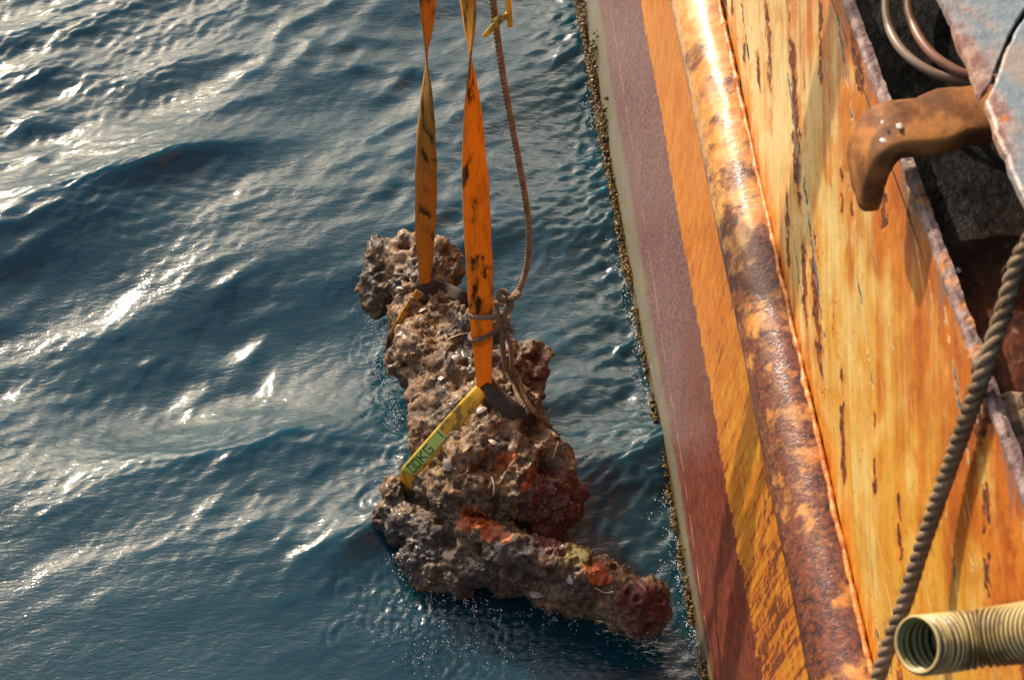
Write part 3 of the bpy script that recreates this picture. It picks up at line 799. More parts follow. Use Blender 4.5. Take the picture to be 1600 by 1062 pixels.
# oyster shells and tube worms fixed to the crust
t = NT('shell_white'); n1 = t.noise(t.coord('Object'), 60, 4, 0.6)
mat_shell = t.set(color=t.mix(n1, (0.22, 0.15, 0.11), (0.52, 0.44, 0.38)), rough=0.35, normal=t.bump(n1, 0.5, 0.004))
for (px, py, r) in ((838, 928, 12), (752, 640, 8), (700, 725, 9), (660, 485, 9), (655, 460, 8), (770, 690, 7), (690, 590, 8), (800, 700, 8), (890, 905, 7), (742, 520, 7), (625, 450, 7), (712, 560, 8)):
    p = surf(px, py, 0.004)
    if p is None: continue
    rr = r * PXM; rings, seg = 5, 14
    Vv = [np.array([0, 0, 0.35 * rr])]; Fv = []
    for k in range(1, rings + 1):
        for j in range(seg):
            th = 2 * math.pi * j / seg; q = rr * k / rings * (1 + 0.12 * math.sin(3 * th + r) + 0.08 * random.random())
            Vv.append(np.array([q * math.cos(th), 0.8 * q * math.sin(th), rr * (0.35 * (1 - (k / rings) ** 2) + 0.05 * (k % 2))]))
    for j in range(seg): Fv.append((0, 1 + j, 1 + (j + 1) % seg))
    for k in range(rings - 1):
        for j in range(seg): Fv.append((1 + k * seg + j, 1 + (k + 1) * seg + j, 1 + (k + 1) * seg + (j + 1) % seg, 1 + k * seg + (j + 1) % seg))
    rot = Matrix.Rotation(random.uniform(-.7, .7), 3, 'X') @ Matrix.Rotation(random.uniform(-.7, .7), 3, 'Y') @ Matrix.Rotation(random.uniform(0, 6), 3, 'Z')
    Vv = [np.array(rot @ Vector(v_)) + p - WO for v_ in Vv]
    link_mesh('oyster_shell', Vv, Fv, mat_shell, wreck)
t = NT('worm_tube'); mat_worm = t.set(color=(0.50, 0.40, 0.28), rough=0.5)
for (a_, b_, c_) in (((768, 745), (772, 758), (771, 772)), ((872, 690), (868, 702), (864, 715)), ((700, 530), (720, 522), (742, 520)), ((930, 918), (945, 925), (958, 924))):
    pts = [surf(*q, 0.010) for q in (a_, b_, c_)]
    if all(p_ is not None for p_ in pts):
        add_tube('worm_tube', [p_ - WO for p_ in pts], 0.0022, mat_worm, wreck, 24, 6)

# crust nodules: little polyps and barnacles that roughen the outline
allw = np.vstack([BW, SW, CW])
idx = rng.choice(len(allw), 5200, replace=False)
cl = sstep(-0.1, 0.3, perlin(allw[idx] * 9 + 3))
idx = idx[rng.random(len(idx)) < cl]
nod = blob_cloud('crust_nodules', allw[idx] - WO, 0.0022 + 0.0052 * rng.random(len(idx)) ** 2, mat_crust, wreck, (1, 1, 1), 0.35, ico=True)
nod['kind'] = 'stuff'
for k in ('red', 'maroon', 'dark', 'olive'): set_attr(nod, k, np.zeros(len(nod.data.vertices)))

# ------------------------------------------------------------------ LIFTING SLINGS
def web_mat(name, diff, trans, stain, twk, seed):
    t = NT(name)
    uv = t.coord('UV'); s = t.sep(uv)
    weave = t.math('SINE', t.math('MULTIPLY', s[1], 2600.0)); ribs = t.math('SINE', t.math('MULTIPLY', s[0], 900.0))
    obj = t.coord('Object')
    n1 = t.noise(t.scale(obj, (1.3, 1.3, 0.42)), 18 + seed, 5, 0.65); n2 = t.noise(t.scale(obj, (3, 3, 1)), 9 + seed, 4, 0.6)
    st = t.math('MULTIPLY', t.step(t.mad(t.noise(t.scale(obj, (1, 1, 0.5)), 5, 2), 0.35, n1), 0.70, 0.80), 0.9)
    gr = t.math('MULTIPLY', t.step(n2, 0.45, 0.7), 0.55)
    dcol = t.mix(st, t.mix(gr, diff, tuple(x * 0.5 for x in diff)), stain)
    tcol = t.mix(st, t.mix(gr, trans, tuple(x * 0.55 for x in trans)), tuple(x * 0.6 for x in stain))
    nb_ = t.bump(t.math('ADD', weave, ribs), 0.25, 0.0015)
    ed = t.step(t.math('ABSOLUTE', s[0]), 0.0295, 0.0335)
    dash = t.math('MULTIPLY', ed, t.step(t.math('SINE', t.math('MULTIPLY', s[1], 900.0)), -0.3, 0.3))
    dcol = t.mix(t.math('MULTIPLY', dash, 0.6), dcol, (0.72, 0.55, 0.28))
    stripe = t.step(t.math('SINE', t.math('MULTIPLY', s[0], 520.0)), 0.55, 0.95)
    dcol = t.mix(t.math('MULTIPLY', stripe, 0.35), dcol, tuple(x * 0.45 for x in diff))
    t.set(color=dcol, rough=0.6, normal=nb_, spec=0.25)
    tr = t.n.new('ShaderNodeBsdfTranslucent'); t.put(tr.inputs['Color'], tcol)
    mx = t.n.new('ShaderNodeMixShader'); mx.inputs[0].default_value = twk
    t.l.new(t.b.outputs[0], mx.inputs[1]); t.l.new(tr.outputs[0], mx.inputs[2]); t.l.new(mx.outputs[0], t.out.inputs['Surface'])
    return t.m
mat_web_l = web_mat('webbing_brown_yellow', (0.45, 0.245, 0.036), (0.52, 0.21, 0.022), (0.06, 0.03, 0.014), 0.36, 2)
mat_web_r = web_mat('webbing_orange_yellow', (0.58, 0.29, 0.030), (0.66, 0.28, 0.020), (0.030, 0.016, 0.010), 0.50, 5)
mat_web_t = web_mat('webbing_yellow', (0.78, 0.50, 0.05), (0.80, 0.42, 0.04), (0.25, 0.17, 0.06), 0.25, 8)
t = NT('wear_sleeve'); n1 = t.noise(t.coord('Object'), 60, 4, 0.7)
mat_sleeve = t.set(color=t.mix(n1, (0.022, 0.016, 0.012), (0.085, 0.062, 0.048)), rough=0.8, spec=0.15, normal=t.bump(n1, 0.5, 0.004))

HOOK = np.array([-0.135, 3.18, 3.4])
def sling(label, choke, wid_keys, ang_keys, mat, ):
    root = empty('lifting_sling', tuple(choke)); tag(root, label, 'lifting sling', 'yellow slings around the wreckage')
    n = 160
    f = np.linspace(0, 1, n) ** 1.0
    P = choke + (HOOK - choke) * f[:, None]
    wds = np.interp(P[:, 2], [k[0] for k in wid_keys], [k[1] for k in wid_keys])
    an = np.interp(P[:, 2], [k[0] for k in ang_keys], [k[1] for k in ang_keys])
    # smooth the twist
    ker = np.ones(15) / 15
    an = np.convolve(np.pad(an, 7, mode='edge'), ker, 'valid'); wds = np.convolve(np.pad(wds, 7, mode='edge'), ker, 'valid')
    wd = np.stack([np.cos(np.radians(an)), np.sin(np.radians(an)), 0 * an], 1)
    P = P + 0.0035 * np.stack([perlin(np.stack([P[:, 2] * 7, 0 * an + 3 + 5 * k + choke[0] * 9, 0 * an], 1)) for k in range(3)], 1) * np.minimum(1, f * 8)[:, None]
    wds = wds * (1 + 0.045 * perlin(np.stack([P[:, 2] * 16, 0 * an + 1 + choke[0] * 7, 0 * an], 1)))
    ribbon('strap', P - choke, wds, wd, 0.0055, mat, root, bow=0.16)
    return root
def z_on_line(choke, py):
    """height at which the sling line passes the photo row py"""
    best = None
    for f in np.linspace(0, 1, 600):
        p = choke + (HOOK - choke) * f; v_ = p - CAMP
        sy = 531 - FPX * (v_ @ VU) / (v_ @ VF)
        if best is None or abs(sy - py) < best[0]: best = (abs(sy - py), p[2], p)
    return best[1], best[2]
chL = surf(664, 446, 0.020); chR = surf(757, 606, 0.022)
ZL = lambda py: z_on_line(chL, py)[0]; ZR = lambda py: z_on_line(chR, py)[0]
# angles: 0 = broadside to the camera; 90 = edge on
slL = sling('brown yellow webbing sling choked round the far end of the wreckage', chL,
            [(ZL(440), .032), (ZL(400), .058), (ZL(330), .070), (3.5, .070)],
            [(ZL(440), 12), (ZL(320), 4), (ZL(271), -14), (ZL(203), -40), (ZL(130), -68), (ZL(88), -90), (ZL(40), -118), (ZL(0), -132), (3.4, -180)], mat_web_l)
slR = sling('orange yellow webbing sling choked round the middle of the wreckage, with green load tag', chR,
            [(ZR(604), .044), (ZR(540), .060), (ZR(480), .078), (ZR(300), .078), (3.5, .078)],
            [(ZR(604), 18), (ZR(520), 8), (ZR(400), 0), (ZR(360), 8), (ZR(271), 32), (ZR(203), 49), (ZR(129), 70), (ZR(95), 90), (ZR(40), 118), (ZR(0), 128), (3.4, 180)], mat_web_r)

def lay_strap(name, keys, widths, mat, root, thick=0.006, n=50, lift=0.012, tail=None, face=None):
    """webbing lying on the crust along photo points; keys may carry explicit world points"""
    pts = []
    for k in keys:
        p = k if len(k) == 3 else surf(k[0], k[1], lift)
        if p is not None: pts.append(np.array(p))
    P, _ = smooth_path(pts, n)
    # keep above the crust: smooth toward the hull of the path
    for _ in range(6): P[1:-1] = 0.5 * P[1:-1] + 0.25 * (P[:-2] + P[2:])
    T = np.gradient(P, axis=0); T /= np.linalg.norm(T, axis=1)[:, None]
    up_ = np.array(face if face is not None else (0.0, -0.62, 0.78))
    W = np.cross(T, np.tile(up_, (n, 1))); W /= np.linalg.norm(W, axis=1)[:, None]
    wds = np.interp(np.linspace(0, 1, n), np.linspace(0, 1, len(widths)), widths)
    return ribbon(name, P - np.array(root.location[:]), wds, W, thick, mat, root, bow=0.08), P, W
# right sling: yellow choker strap with the green load tag, running down-left
def depth(p_): return float((np.array(p_) - CAMP) @ VF)
dA = depth(surf(752, 608, .022)); dB = depth(surf(650, 726, .03))
ptsR = []
for f_ in np.linspace(0, 1, 9):
    px_, py_ = 752 + (646 - 752) * f_, 610 + (730 - 610) * f_
    ptsR.append([px_, py_, dA + (dB - dA) * f_, depth(surf(px_, py_, 0.016))])
push = max(0.0, max(q[2] - q[3] for q in ptsR[1:-1]))
ptsR = [at(q[0], q[1], q[2] - push * min(1.0, 0.55 + 1.2 * math.sin(math.pi * i / 8))) for i, q in enumerate(ptsR)]
endR = onz(639, 738, float(ptsR[-1][2]) - 0.030)
strapR, PR, WR = lay_strap('choker_strap', [tuple(p_) for p_ in ptsR] + [tuple(endR), tuple(endR + np.array([-0.015, 0.0, -0.10]))], [.046, .052, .055, .055, .055, .055, .052], mat_web_t, slR, n=70)
t = NT('tag_green'); n1 = t.noise(t.coord('Object'), 40, 4, 0.6)
mat_tag = t.set(color=t.mix(n1, (0.34, 0.46, 0.07), (0.50, 0.60, 0.13)), rough=0.4)
t = NT('tag_ink'); mat_ink = t.set(color=(0.018, 0.05, 0.03), rough=0.5)
# the tag follows the strap; letters are raised strokes on it
def strap_frame(s):
    L_ = np.concatenate([[0], np.cumsum(np.linalg.norm(np.diff(PR, axis=0), axis=1))])
    p = np.array([np.interp(s, L_, PR[:, k]) for k in range(3)]); e = 0.004
    q = np.array([np.interp(s + e, L_, PR[:, k]) for k in range(3)])
    T_ = (q - p) / np.linalg.norm(q - p)
    up_ = np.array([0.0, -0.62, 0.78]); W_ = np.cross(T_, up_); W_ /= np.linalg.norm(W_)
    N_ = np.cross(W_, T_); 
    if N_ @ up_ < 0: N_ = -N_
    return p, T_, W_, N_
def s_of(px, py):
    d_ = [abs((800 + FPX * ((p_ - CAMP) @ VR) / ((p_ - CAMP) @ VF)) - px) for p_ in PR]
    i = int(np.argmin(d_)); return float(np.concatenate([[0], np.cumsum(np.linalg.norm(np.diff(PR, axis=0), axis=1))])[i])
sA, sB = s_of(694, 675), s_of(640, 736)
tagroot = np.array(slR.location[:])
def strip_on(name, s0_, s1_, w0_, w1_, lift, mat, parent):
    m = 10; V, F = [], []
    for i in range(m):
        p, T_, W_, N_ = strap_frame(s0_ + (s1_ - s0_) * i / (m - 1))
        for (ww, ll) in ((w0_, lift), (w1_, lift), (w1_, lift - .0012), (w0_, lift - .0012)):
            V.append(p + W_ * ww + N_ * ll - tagroot)
    for i in range(m - 1):
        for j in range(4):
            k = (j + 1) % 4; F.append((i * 4 + j, i * 4 + k, (i + 1) * 4 + k, (i + 1) * 4 + j))
    F.append((3, 2, 1, 0)); F.append(tuple((m - 1) * 4 + j for j in range(4)))
    return link_mesh(name, V, F, mat, parent, smooth=False)
SGN = 1.0 if strap_frame(sA)[2] @ VR * 1 > 0 and False else 1.0
tg = strip_on('load_tag', sA, sB, -0.022, 0.016, 0.0052, mat_tag, slR)
Ltag = sB - sA
def stroke_mesh(name, strokes, s_lo, s_hi, mat):
    """strokes in letter space: x 0..1 runs along reading direction (towards the sling eye), y 0..1 up the letter"""
    V, F = [], []
    for (x0, y0, x1, y1) in strokes:
        def P_(x, y):
            s_ = s_lo + (s_hi - s_lo) * x
            p, T_, W_, N_ = strap_frame(s_); 
            return p + W_ * (WLO + (WHI - WLO) * y) + N_ * 0.0062 - tagroot, N_
        a0, N0 = P_(x0, y0); a1, _ = P_(x1, y1)
        dd = a1 - a0; L_ = np.linalg.norm(dd); dd /= L_; sd_ = np.cross(N0, dd); hw_ = 0.0019
        b = len(V)
        for q in (a0 - dd * hw_, a1 + dd * hw_):
            for (k, hgt) in ((-1, 0), (1, 0), (1, -.0014), (-1, -.0014)): V.append(q + sd_ * hw_ * k + N0 * hgt)
        F += [(b, b + 1, b + 5, b + 4), (b + 1, b + 2, b + 6, b + 5), (b + 2, b + 3, b + 7, b + 6), (b + 3, b, b + 4, b + 7), (b, b + 3, b + 2, b + 1), (b + 4, b + 5, b + 6, b + 7)]
    return link_mesh(name, V, F, mat, tg, smooth=False)
# which way across the strap is "up" for the reader (towards the upper-left of the photo)
p_, T_, W_, N_ = strap_frame(sA)
up_img = (W_ @ VU) - (W_ @ VR)
WLO, WHI = (-0.012, 0.016) if up_img > 0 else (0.010, -0.017)
if up_img > 0:
    bpy.data.objects.remove(tg); tg = strip_on('load_tag', sA, sB, -0.016, 0.022, 0.0052, mat_tag, slR)
G0 = [(0, 0, 0, 1), (0, 1, 1, 1), (1, 1, 1, 0), (1, 0, 0, 0)]
GK = [(0, 0, 0, 1), (0, .45, 1, 1), (.25, .6, 1, 0)]
GG = [(1, 1, 0, 1), (0, 1, 0, 0), (0, 0, 1, 0), (1, 0, 1, .5), (1, .5, .55, .5)]
GT = [(0.5, .25, .5, 1.05)]
s_at = lambda f: sB - Ltag * f
for nm, gl, f0, f1 in (('letter_zero', G0, .09, .20), ('letter_zero', G0, .25, .36), ('letter_k', GK, .42, .53), ('letter_g', GG, .58, .68), ('letter_mark', GT, .93, .97)):
    stroke_mesh(nm, gl, s_at(f0), s_at(f1), mat_ink)
stroke_mesh('tag_border', [(0, -.16, 1, -.16)], s_at(0.0), s_at(1.0), mat_ink)
# dark wear sleeve of the right sling: eye and band running to the right
lay_strap('wear_sleeve', [tuple(surf(744, 604, .030)), tuple(surf(760, 612, .040)), tuple(surf(782, 626, .034)), tuple(surf(803, 642, .026)), tuple(surf(822, 654, .016)), tuple(surf(838, 664, -.02))], [.052, .058, .055, .050, .046], mat_sleeve, slR, 0.010, n=40)
# left sling: sleeve band to the right, thin strap edge to the lower left
lay_strap('wear_sleeve', [tuple(surf(651, 440, .026)), tuple(surf(668, 446, .034)), tuple(surf(695, 452, .030)), tuple(surf(718, 460, .024)), tuple(surf(735, 468, .018)), tuple(surf(752, 476, -.02))], [.046, .052, .046, .044, .040], mat_sleeve, slL, 0.010, n=40)
e1 = surf(655, 456, .028); e2 = surf(636, 482, .020); e3 = surf(622, 505, .014); 
lay_strap('choker_strap', [tuple(e1), tuple(e2), tuple(e3), tuple(onz(610, 527, float(e3[2]) - .045)), tuple(onz(606, 545, float(e3[2]) - .12))], [.030, .026, .022, .020, .018], mat_web_l, slL, 0.006, n=50, face=(0.35, -0.55, 0.75))

# ------------------------------------------------------------------ TAG LINE tied to the right sling
t = NT('brown_rope'); obj = t.coord('Object'); n1 = t.noise(obj, 90, 4, 0.7); n2 = t.noise(obj, 18, 4, 0.6)
c = t.mix(t.step(n2, 0.4, 0.65), (0.20, 0.095, 0.05), (0.30, 0.19, 0.11))
c = t.mix(t.step(n1, 0.55, 0.7), c, (0.40, 0.28, 0.18))
mat_rope = t.set(color=c, rough=0.7, normal=t.bump(n1, 0.7, 0.003), spec=0.2)
t = NT('pale_tan_rope'); obj = t.coord('Object'); n1 = t.noise(obj, 180, 4, 0.75); n2 = t.noise(obj, 14, 4, 0.6)
c = t.mix(t.step(n2, 0.35, 0.7), (0.16, 0.108, 0.064), (0.29, 0.21, 0.135))
c = t.mix(t.step(n1, 0.56, 0.68), c, (0.10, 0.07, 0.045))
mat_rope2 = t.set(color=c, rough=0.8, normal=t.bump(n1, 0.9, 0.003), spec=0.15)

zk, pk = z_on_line(chR, 484)          # point on the sling where the rope is tied
YK = pk[1]
line = empty('tag_line', tuple(pk)); tag(line, 'thin brown rope hanging slack and knotted round the orange sling', 'rope')
LO = np.array(line.location[:])
def LY(px, py, dy=0.0): return ony(px, py, YK + dy) - LO
knot = LY(795, 466, -0.03)
twisted_rope([LY(762, -70, -.02), LY(772, 20), LY(786, 120), LY(803, 215), LY(819, 300), LY(826, 360), LY(823, 415), LY(812, 450), knot + np.array([.012, 0, .01])], 0.0092, 0.040, mat_rope, line, per=10, sides=7)
# round turn above, crossing turn below
def ring(cx, cy, rx, ry, tilt, a0, a1, dz=0.0):
    c0 = LY(cx, cy); th = np.linspace(a0, a1, 26)
    return [c0 + np.array([rx * math.cos(x), ry * math.sin(x), tilt * math.cos(x) + dz * (x - a0)]) for x in th]
twisted_rope(ring(764, 485, .062, .026, .010, 0.3, 0.3 - 2 * math.pi, 0.0), 0.0085, 0.030, mat_rope2, line, per=10, sides=6, name='turn_strand')
twisted_rope(ring(764, 512, .058, .028, .045, 0.2, 0.2 - 2 * math.pi, 0.0), 0.0075, 0.030, mat_rope2, line, per=10, sides=6, name='turn_strand')
kp = [knot + 0.021 * np.array([math.sin(x) + 1.1 * math.sin(2 * x), 0.8 * math.sin(3 * x), math.cos(x) - 1.1 * math.cos(2 * x)]) * 0.75 for x in np.linspace(0, 2 * math.pi * 0.98, 40)]
twisted_rope(kp, 0.0088, 0.030, mat_rope2, line, per=10, sides=6, name='knot_strand')
# doubled tail down to the crust
tp = [surf(x, y, l_) for (x, y, l_) in ((800, 590, .03), (812, 625, .03), (826, 645, .022))]
tp = [p_ - LO for p_ in tp if p_ is not None]
twisted_rope([knot, LY(788, 500, -.03), LY(785, 535, -.03), LY(790, 570, -.02)] + tp, 0.0088, 0.034, mat_rope2, line, per=10, sides=6, name='tail_strand', wob=.004)
twisted_rope([LY(775, 474, -.03), LY(781, 505, -.035), LY(797, 540, -.03), LY(801, 575, -.02)] + [p_ + np.array([.018, .0, .004]) for p_ in tp] + [LY(858, 664, -.05)], 0.0075, 0.034, mat_rope, line, per=10, sides=6, name='tail_strand', wob=.005)
# frayed fibres
V, F = [], []
for k in range(150):
    c0 = (LY(792, 512, -.03) if k < 80 else LY(845, 655, -.05)) + rng.normal(0, .010, 3)
    d0 = rng.normal(size=3) + np.array([.4, 0, -1.0 if k < 80 else -.4]); d0 /= np.linalg.norm(d0)
    L_ = random.uniform(.012, .045)
    q = np.array([c0, c0 + d0 * L_ * .5 + rng.normal(0, .004, 3), c0 + d0 * L_ + rng.normal(0, .008, 3)])
    v_, f_ = tube(q, [.0009, .0008, .0003], 4)
    F += [tuple(i + len(V) for i in x) for x in f_]; V += list(v_)
fr = link_mesh('frayed_fibre', V, F, mat_rope, line); fr['kind'] = 'stuff'

# yellow webbing ends tied higher on the tag line
kn = empty('strap_tie', tuple(ony(778, 30, YK))); tag(kn, 'short yellow webbing tie knotted on the thin rope at the top', 'strap tie')
KO = np.array(kn.location[:])
def tie(keys, wid, mat, nm):
    P, _ = smooth_path([ony(x, y, YK + dy) - KO for (x, y, dy) in keys], 24)
    ribbon(nm, P, wid, np.tile(np.array([0.85, 0.1, 0.45]), (24, 1)), .004, mat, kn)
tie([(790, 26, -.012), (775, 38, -.016), (764, 50, -.02), (757, 57, -.02)], [.014] * 24, mat_web_t, 'tie_end')
tie([(793, -40, .0), (794, -5, .0), (796, 25, -.004), (797, 42, -.006)], [.013] * 24, mat_web_t, 'tie_end')
P, _ = smooth_path([ony(x, y, YK + dy) - KO for (x, y, dy) in ((772, 33, .012), (778, 30, -.016), (788, 27, -.012), (795, 22, .0))], 20)
V, F = tube(P, .008, 8); link_mesh('tie_knot', V, F, mat_web_t, kn)

# ------------------------------------------------------------------ THICK ROPE over the ship's edge
rp = [at(1790, 130, 1.75), at(1690, 265, 1.93), at(1600, 392, 2.03), at(1570, 480, 2.06), at(1540, 570, 2.07), at(1512, 650, 2.13), at(1478, 745, 2.22), at(1445, 840, 2.30), at(1415, 935, 2.36), at(1388, 1010, 2.40), at(1362, 1090, 2.44), at(1330, 1190, 2.50)]
ro = empty('mooring_rope', tuple(rp[6])); tag(ro, 'thick tan twisted rope hanging over the chipped hull edge', 'rope')
RO = np.array(ro.location[:])
twisted_rope([p_ - RO for p_ in rp], 0.0125, 0.062, mat_rope2, ro, sides=9, per=14)
P, L_ = smooth_path([p_ - RO for p_ in rp], 900)
V, F = [], []
for k in range(900):
    i = rng.integers(0, 899); d0 = rng.normal(size=3); d0 /= np.linalg.norm(d0)
    b0 = P[i] + d0 * .0115; tdir = P[min(i + 1, 899)] - P[max(i - 1, 0)]; tdir = tdir / np.linalg.norm(tdir)
    q = np.array([b0, b0 + d0 * .003 + tdir * .004 * rng.normal(), b0 + d0 * .005 + tdir * .009 * rng.normal()])
    v_, f_ = tube(q, [.0005, .0004, .0002], 3)
    F += [tuple(i_ + len(V) for i_ in x) for x in f_]; V += list(v_)
fz = link_mesh('rope_fuzz', V, F, mat_rope2, ro); fz['kind'] = 'stuff'

# ------------------------------------------------------------------ CORRUGATED SUCTION HOSE
t = NT('hose_cream_plastic'); obj = t.coord('Object'); n1 = t.noise(obj, 22, 5, 0.65); n2 = t.noise(obj, 90, 4, 0.7)
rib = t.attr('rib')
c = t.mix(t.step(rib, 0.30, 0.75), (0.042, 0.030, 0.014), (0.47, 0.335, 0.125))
c = t.mix(t.math('MULTIPLY', t.step(n1, 0.46, 0.62), 0.8), c, (0.12, 0.072, 0.03))
c = t.mix(t.math('MULTIPLY', t.step(n2, 0.58, 0.7), 0.5), c, (0.07, 0.05, 0.03))
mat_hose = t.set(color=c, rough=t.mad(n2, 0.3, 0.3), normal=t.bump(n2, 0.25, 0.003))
hp = [at(1434, 1008, 1.850), at(1456, 1006, 1.864), at(1495, 1001, 1.878), at(1545, 995, 1.872), at(1605, 987, 1.835), at(1690, 976, 1.75), at(1800, 962, 1.63)]
ho = empty('suction_hose', tuple(hp[2])); tag(ho, 'ribbed cream plastic hose with open end in the corner beside thick rope', 'hose')
HO = np.array(ho.location[:])
RH = 0.0365; PIT = 0.0092
n = 900
P, L_ = smooth_path([p_ - HO for p_ in hp], n)
n = int(L_ / PIT * 12); P, L_ = smooth_path(P, n)
T, N_, B_ = frames(P)
s = np.linspace(0, L_, n); sides = 48
aa = np.linspace(0, 2 * math.pi, sides + 1)
def wall(sign, rbase):
    ph = (s[:, None] / PIT + aa[None] / (2 * math.pi))
    pr = 0.5 + 0.5 * np.cos(2 * math.pi * ph)
    rr = rbase + sign * 0.0042 * pr
    Q = P[:, None] + rr[:, :, None] * (np.cos(aa)[None, :, None] * N_[:, None] + np.sin(aa)[None, :, None] * B_[:, None])
    return Q, pr
Qo, pro = wall(1, RH - 0.0036); Qi, pri = wall(1, RH - 0.0066)
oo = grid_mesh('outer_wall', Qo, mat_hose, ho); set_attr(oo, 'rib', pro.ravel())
t = NT('hose_green_inside'); obj = t.coord('Object'); rib = t.attr('rib'); n1 = t.noise(obj, 40, 4, 0.6)
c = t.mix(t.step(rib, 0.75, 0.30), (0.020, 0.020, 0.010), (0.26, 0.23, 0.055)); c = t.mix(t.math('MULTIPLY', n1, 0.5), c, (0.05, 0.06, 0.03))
mat_hin = t.set(color=c, rough=0.4)
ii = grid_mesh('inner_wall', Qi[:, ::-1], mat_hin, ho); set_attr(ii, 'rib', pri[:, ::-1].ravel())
rim = np.stack([Qo[0], Qo[0] * 1.0 - T[0] * .0035, Qi[0] - T[0] * .0035, Qi[0]], 0)
t = NT('hose_rim'); mat_rim = t.set(color=(0.42, 0.31, 0.13), rough=0.4)
grid_mesh('cut_rim', rim, mat_rim, ho)

# ------------------------------------------------------------------ TWO THIN HOSES in the gutter
t = NT('hose_brown_rubber'); n1 = t.noise(t.coord('Object'), 25, 4, 0.6)
mat_thin = t.set(color=t.mix(n1, (0.15, 0.095, 0.06), (0.30, 0.21, 0.15)), rough=0.38)
t = NT('hose_red_rubber'); n1 = t.noise(t.coord('Object'), 25, 4, 0.6)
mat_thin2 = t.set(color=t.mix(n1, (0.16, 0.065, 0.04), (0.30, 0.15, 0.10)), rough=0.38)
def zpts(l_, z): return [onz(x, y, z) for x, y in l_]
for (lbl, pts, z, m_) in (('outer brown hose of two curving out of the dark gutter', [(1425, -160), (1395, -70), (1384, 0), (1390, 45), (1412, 82), (1450, 110), (1490, 124), (1540, 130), (1600, 128)], 2.56, mat_thin),
                          ('inner reddish hose of two curving out of the dark gutter', [(1470, -150), (1430, -70), (1419, 0), (1428, 42), (1450, 78), (1480, 102), (1520, 119), (1600, 126)], 2.575, mat_thin2)):
    W_ = zpts(pts, z); h_ = empty('air_hose', tuple(W_[4])); tag(h_, lbl, 'hose', 'thin hoses in the gutter')
    P, _ = smooth_path([q - np.array(h_.location[:]) for q in W_], 110)
    V, F = tube(P, 0.0078, 14); link_mesh('hose_tube', V, F, m_, h_)

# ------------------------------------------------------------------ LOOSE BITS
t = NT('pale_flake'); n1 = t.noise(t.coord('Object'), 60, 4)
mat_flake = t.set(color=t.mix(n1, (0.42, 0.36, 0.30), (0.70, 0.64, 0.56)), rough=0.5)
t = NT('rust_scale'); n1 = t.noise(t.coord('Object'), 30, 5, 0.7)
mat_scale = t.set(color=t.mix(t.step(n1, 0.35, 0.65), (0.10, 0.06, 0.04), (0.36, 0.22, 0.13)), rough=0.7, normal=t.bump(n1, 0.6, 0.006))
def chip(name, p, size, mat, flat_=0.4):
    bm = bmesh.new(); bmesh.ops.create_icosphere(bm, subdivisions=2, radius=1)
    V = np.array([v_.co[:] for v_ in bm.verts]); Fc = [tuple(x.index for x in f_.verts) for f_ in bm.faces]; bm.free()
    sd_ = rng.random() * 50
    V = V * (1 + 0.45 * perlin(V * 1.3 + sd_)[:, None]); V = V * np.array([1, 0.65 + .3 * rng.random(), flat_]) * size
    a_ = rng.random() * 6; V = V @ np.array([[math.cos(a_), -math.sin(a_), 0], [math.sin(a_), math.cos(a_), 0], [0, 0, 1]])
    V[:, 2] -= V[:, 2].min()
    o_ = link_mesh(name, V, Fc, mat, smooth=False); o_.location = p; return o_
zbr = 2.632
for (x, y, sz, lb) in ((1379, 192, .0042, 'tiny pale shell chip on the rusted bracket, upper left of three'), (1405, 199, .0062, 'pale oval shell chip on the rusted bracket, right of three'), (1380, 221, .0056, 'pale shell chip on the rusted bracket, lowest of three')):
    tag(chip('shell_chip', tuple(onz(x, y, 2.628)), sz, mat_flake, .3), lb, 'shell', 'shell chips on the bracket')
for (x, y, sz, lb) in ((1583, 640, .024, 'brown rust scale piece in the gutter, nearest the rope'), (1592, 665, .030, 'largest pale brown rust scale slab lying in the gutter'), (1604, 695, .024, 'lower rust scale piece in the gutter by the frame edge'), (1583, 700, .014, 'small dark rust scale under the slab in the gutter'), (1497, 424, .0055, 'tiny pale pebble on the rusty gutter plate near hull edge')):
    tag(chip('rust_scale' if sz > .01 else 'pebble', tuple(onz(x, y, 2.478)), sz, mat_scale if sz > .01 else mat_flake, .4), lb, 'debris')

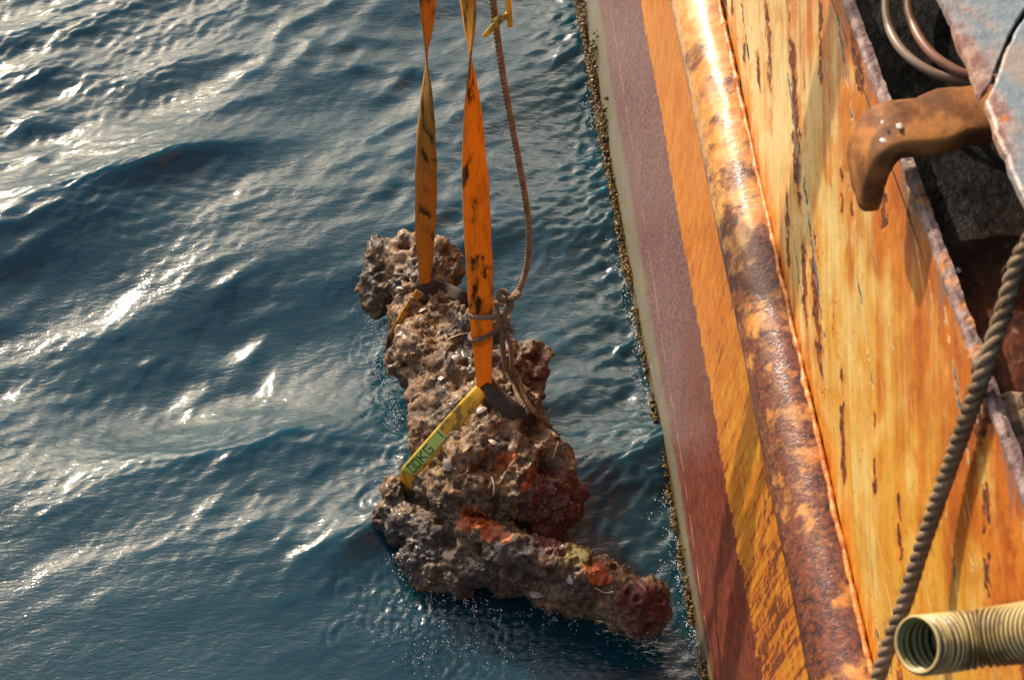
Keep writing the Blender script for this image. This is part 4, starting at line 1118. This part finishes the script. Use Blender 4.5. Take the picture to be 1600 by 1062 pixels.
# ------------------------------------------------------------------ SPRAY AND FOAM
t = NT('foam_white'); mat_foam = t.set(color=(0.72, 0.76, 0.78), rough=0.12, spec=0.6)
cs, rs_ = [], []
def clumps(n, gen, spread, zmax, lo, hi):
    k = 0
    while k < n:
        c0 = gen()
        for _ in range(random.randint(3, 22)):
            cs.append(onz(c0[0] + random.gauss(0, spread), c0[1] + random.gauss(0, spread), zmax * random.random() ** 2)); rs_.append(lo + (hi - lo) * random.random() ** 3); k += 1
clumps(1500, lambda: (random.gauss(680, 55), random.gauss(950, 55)), 9, 0.04, .0004, .0019)
clumps(500, lambda: (random.uniform(800, 1060), random.uniform(900, 1062)), 8, 0.008, .0004, .0013)
def leftside():
    y = random.uniform(470, 830); return (np.interp(y, [470, 560, 640, 720, 760, 830], [590, 596, 620, 628, 598, 575]) - abs(random.gauss(0, 8)), y)
clumps(1500, leftside, 6, 0.02, .0004, .0022)
# drips falling from the wreck in thin columns
for k in range(46):
    x0, y0 = random.uniform(600, 1030), 0
    y0 = np.interp(x0, [600, 700, 800, 900, 1030], [850, 925, 945, 955, 990]) + random.uniform(-10, 10)
    top = onz(x0, y0, random.uniform(0.05, 0.16))
    for _ in range(random.randint(4, 14)):
        cs.append(top * np.array([1, 1, 0]) + np.array([random.gauss(0, .003), random.gauss(0, .003), top[2] * random.random()])); rs_.append(random.uniform(.0006, .0017))
dr = blob_cloud('spray_droplets', cs, rs_, mat_foam, None, (1, 1, 1.2), .15, ico=True); tag(dr, 'white water drops splashing round the wreckage', kind='stuff')
cs, rs_ = [], []
while len(cs) < 5200:
    y0 = random.uniform(1.9, 5.7); off0 = abs(random.gauss(0, .012)) * (3.5 if random.random() < .18 else 1) + .002; m = random.randint(2, 26)
    for _ in range(m):
        yy_ = y0 + random.gauss(0, .018); off = abs(off0 + random.gauss(0, .006)) + .001
        w_ = nv * (HULL_N - off) + dv * yy_; cs.append(np.array([w_[0], w_[1], random.uniform(-.003, .005)])); rs_.append(.0004 + .0018 * random.random() ** 3)
fo = blob_cloud('waterline_foam', cs, rs_, mat_foam, None, (1, 1.3, .7), .2, ico=True); tag(fo, 'thin line of white foam along the ship waterline', kind='stuff')
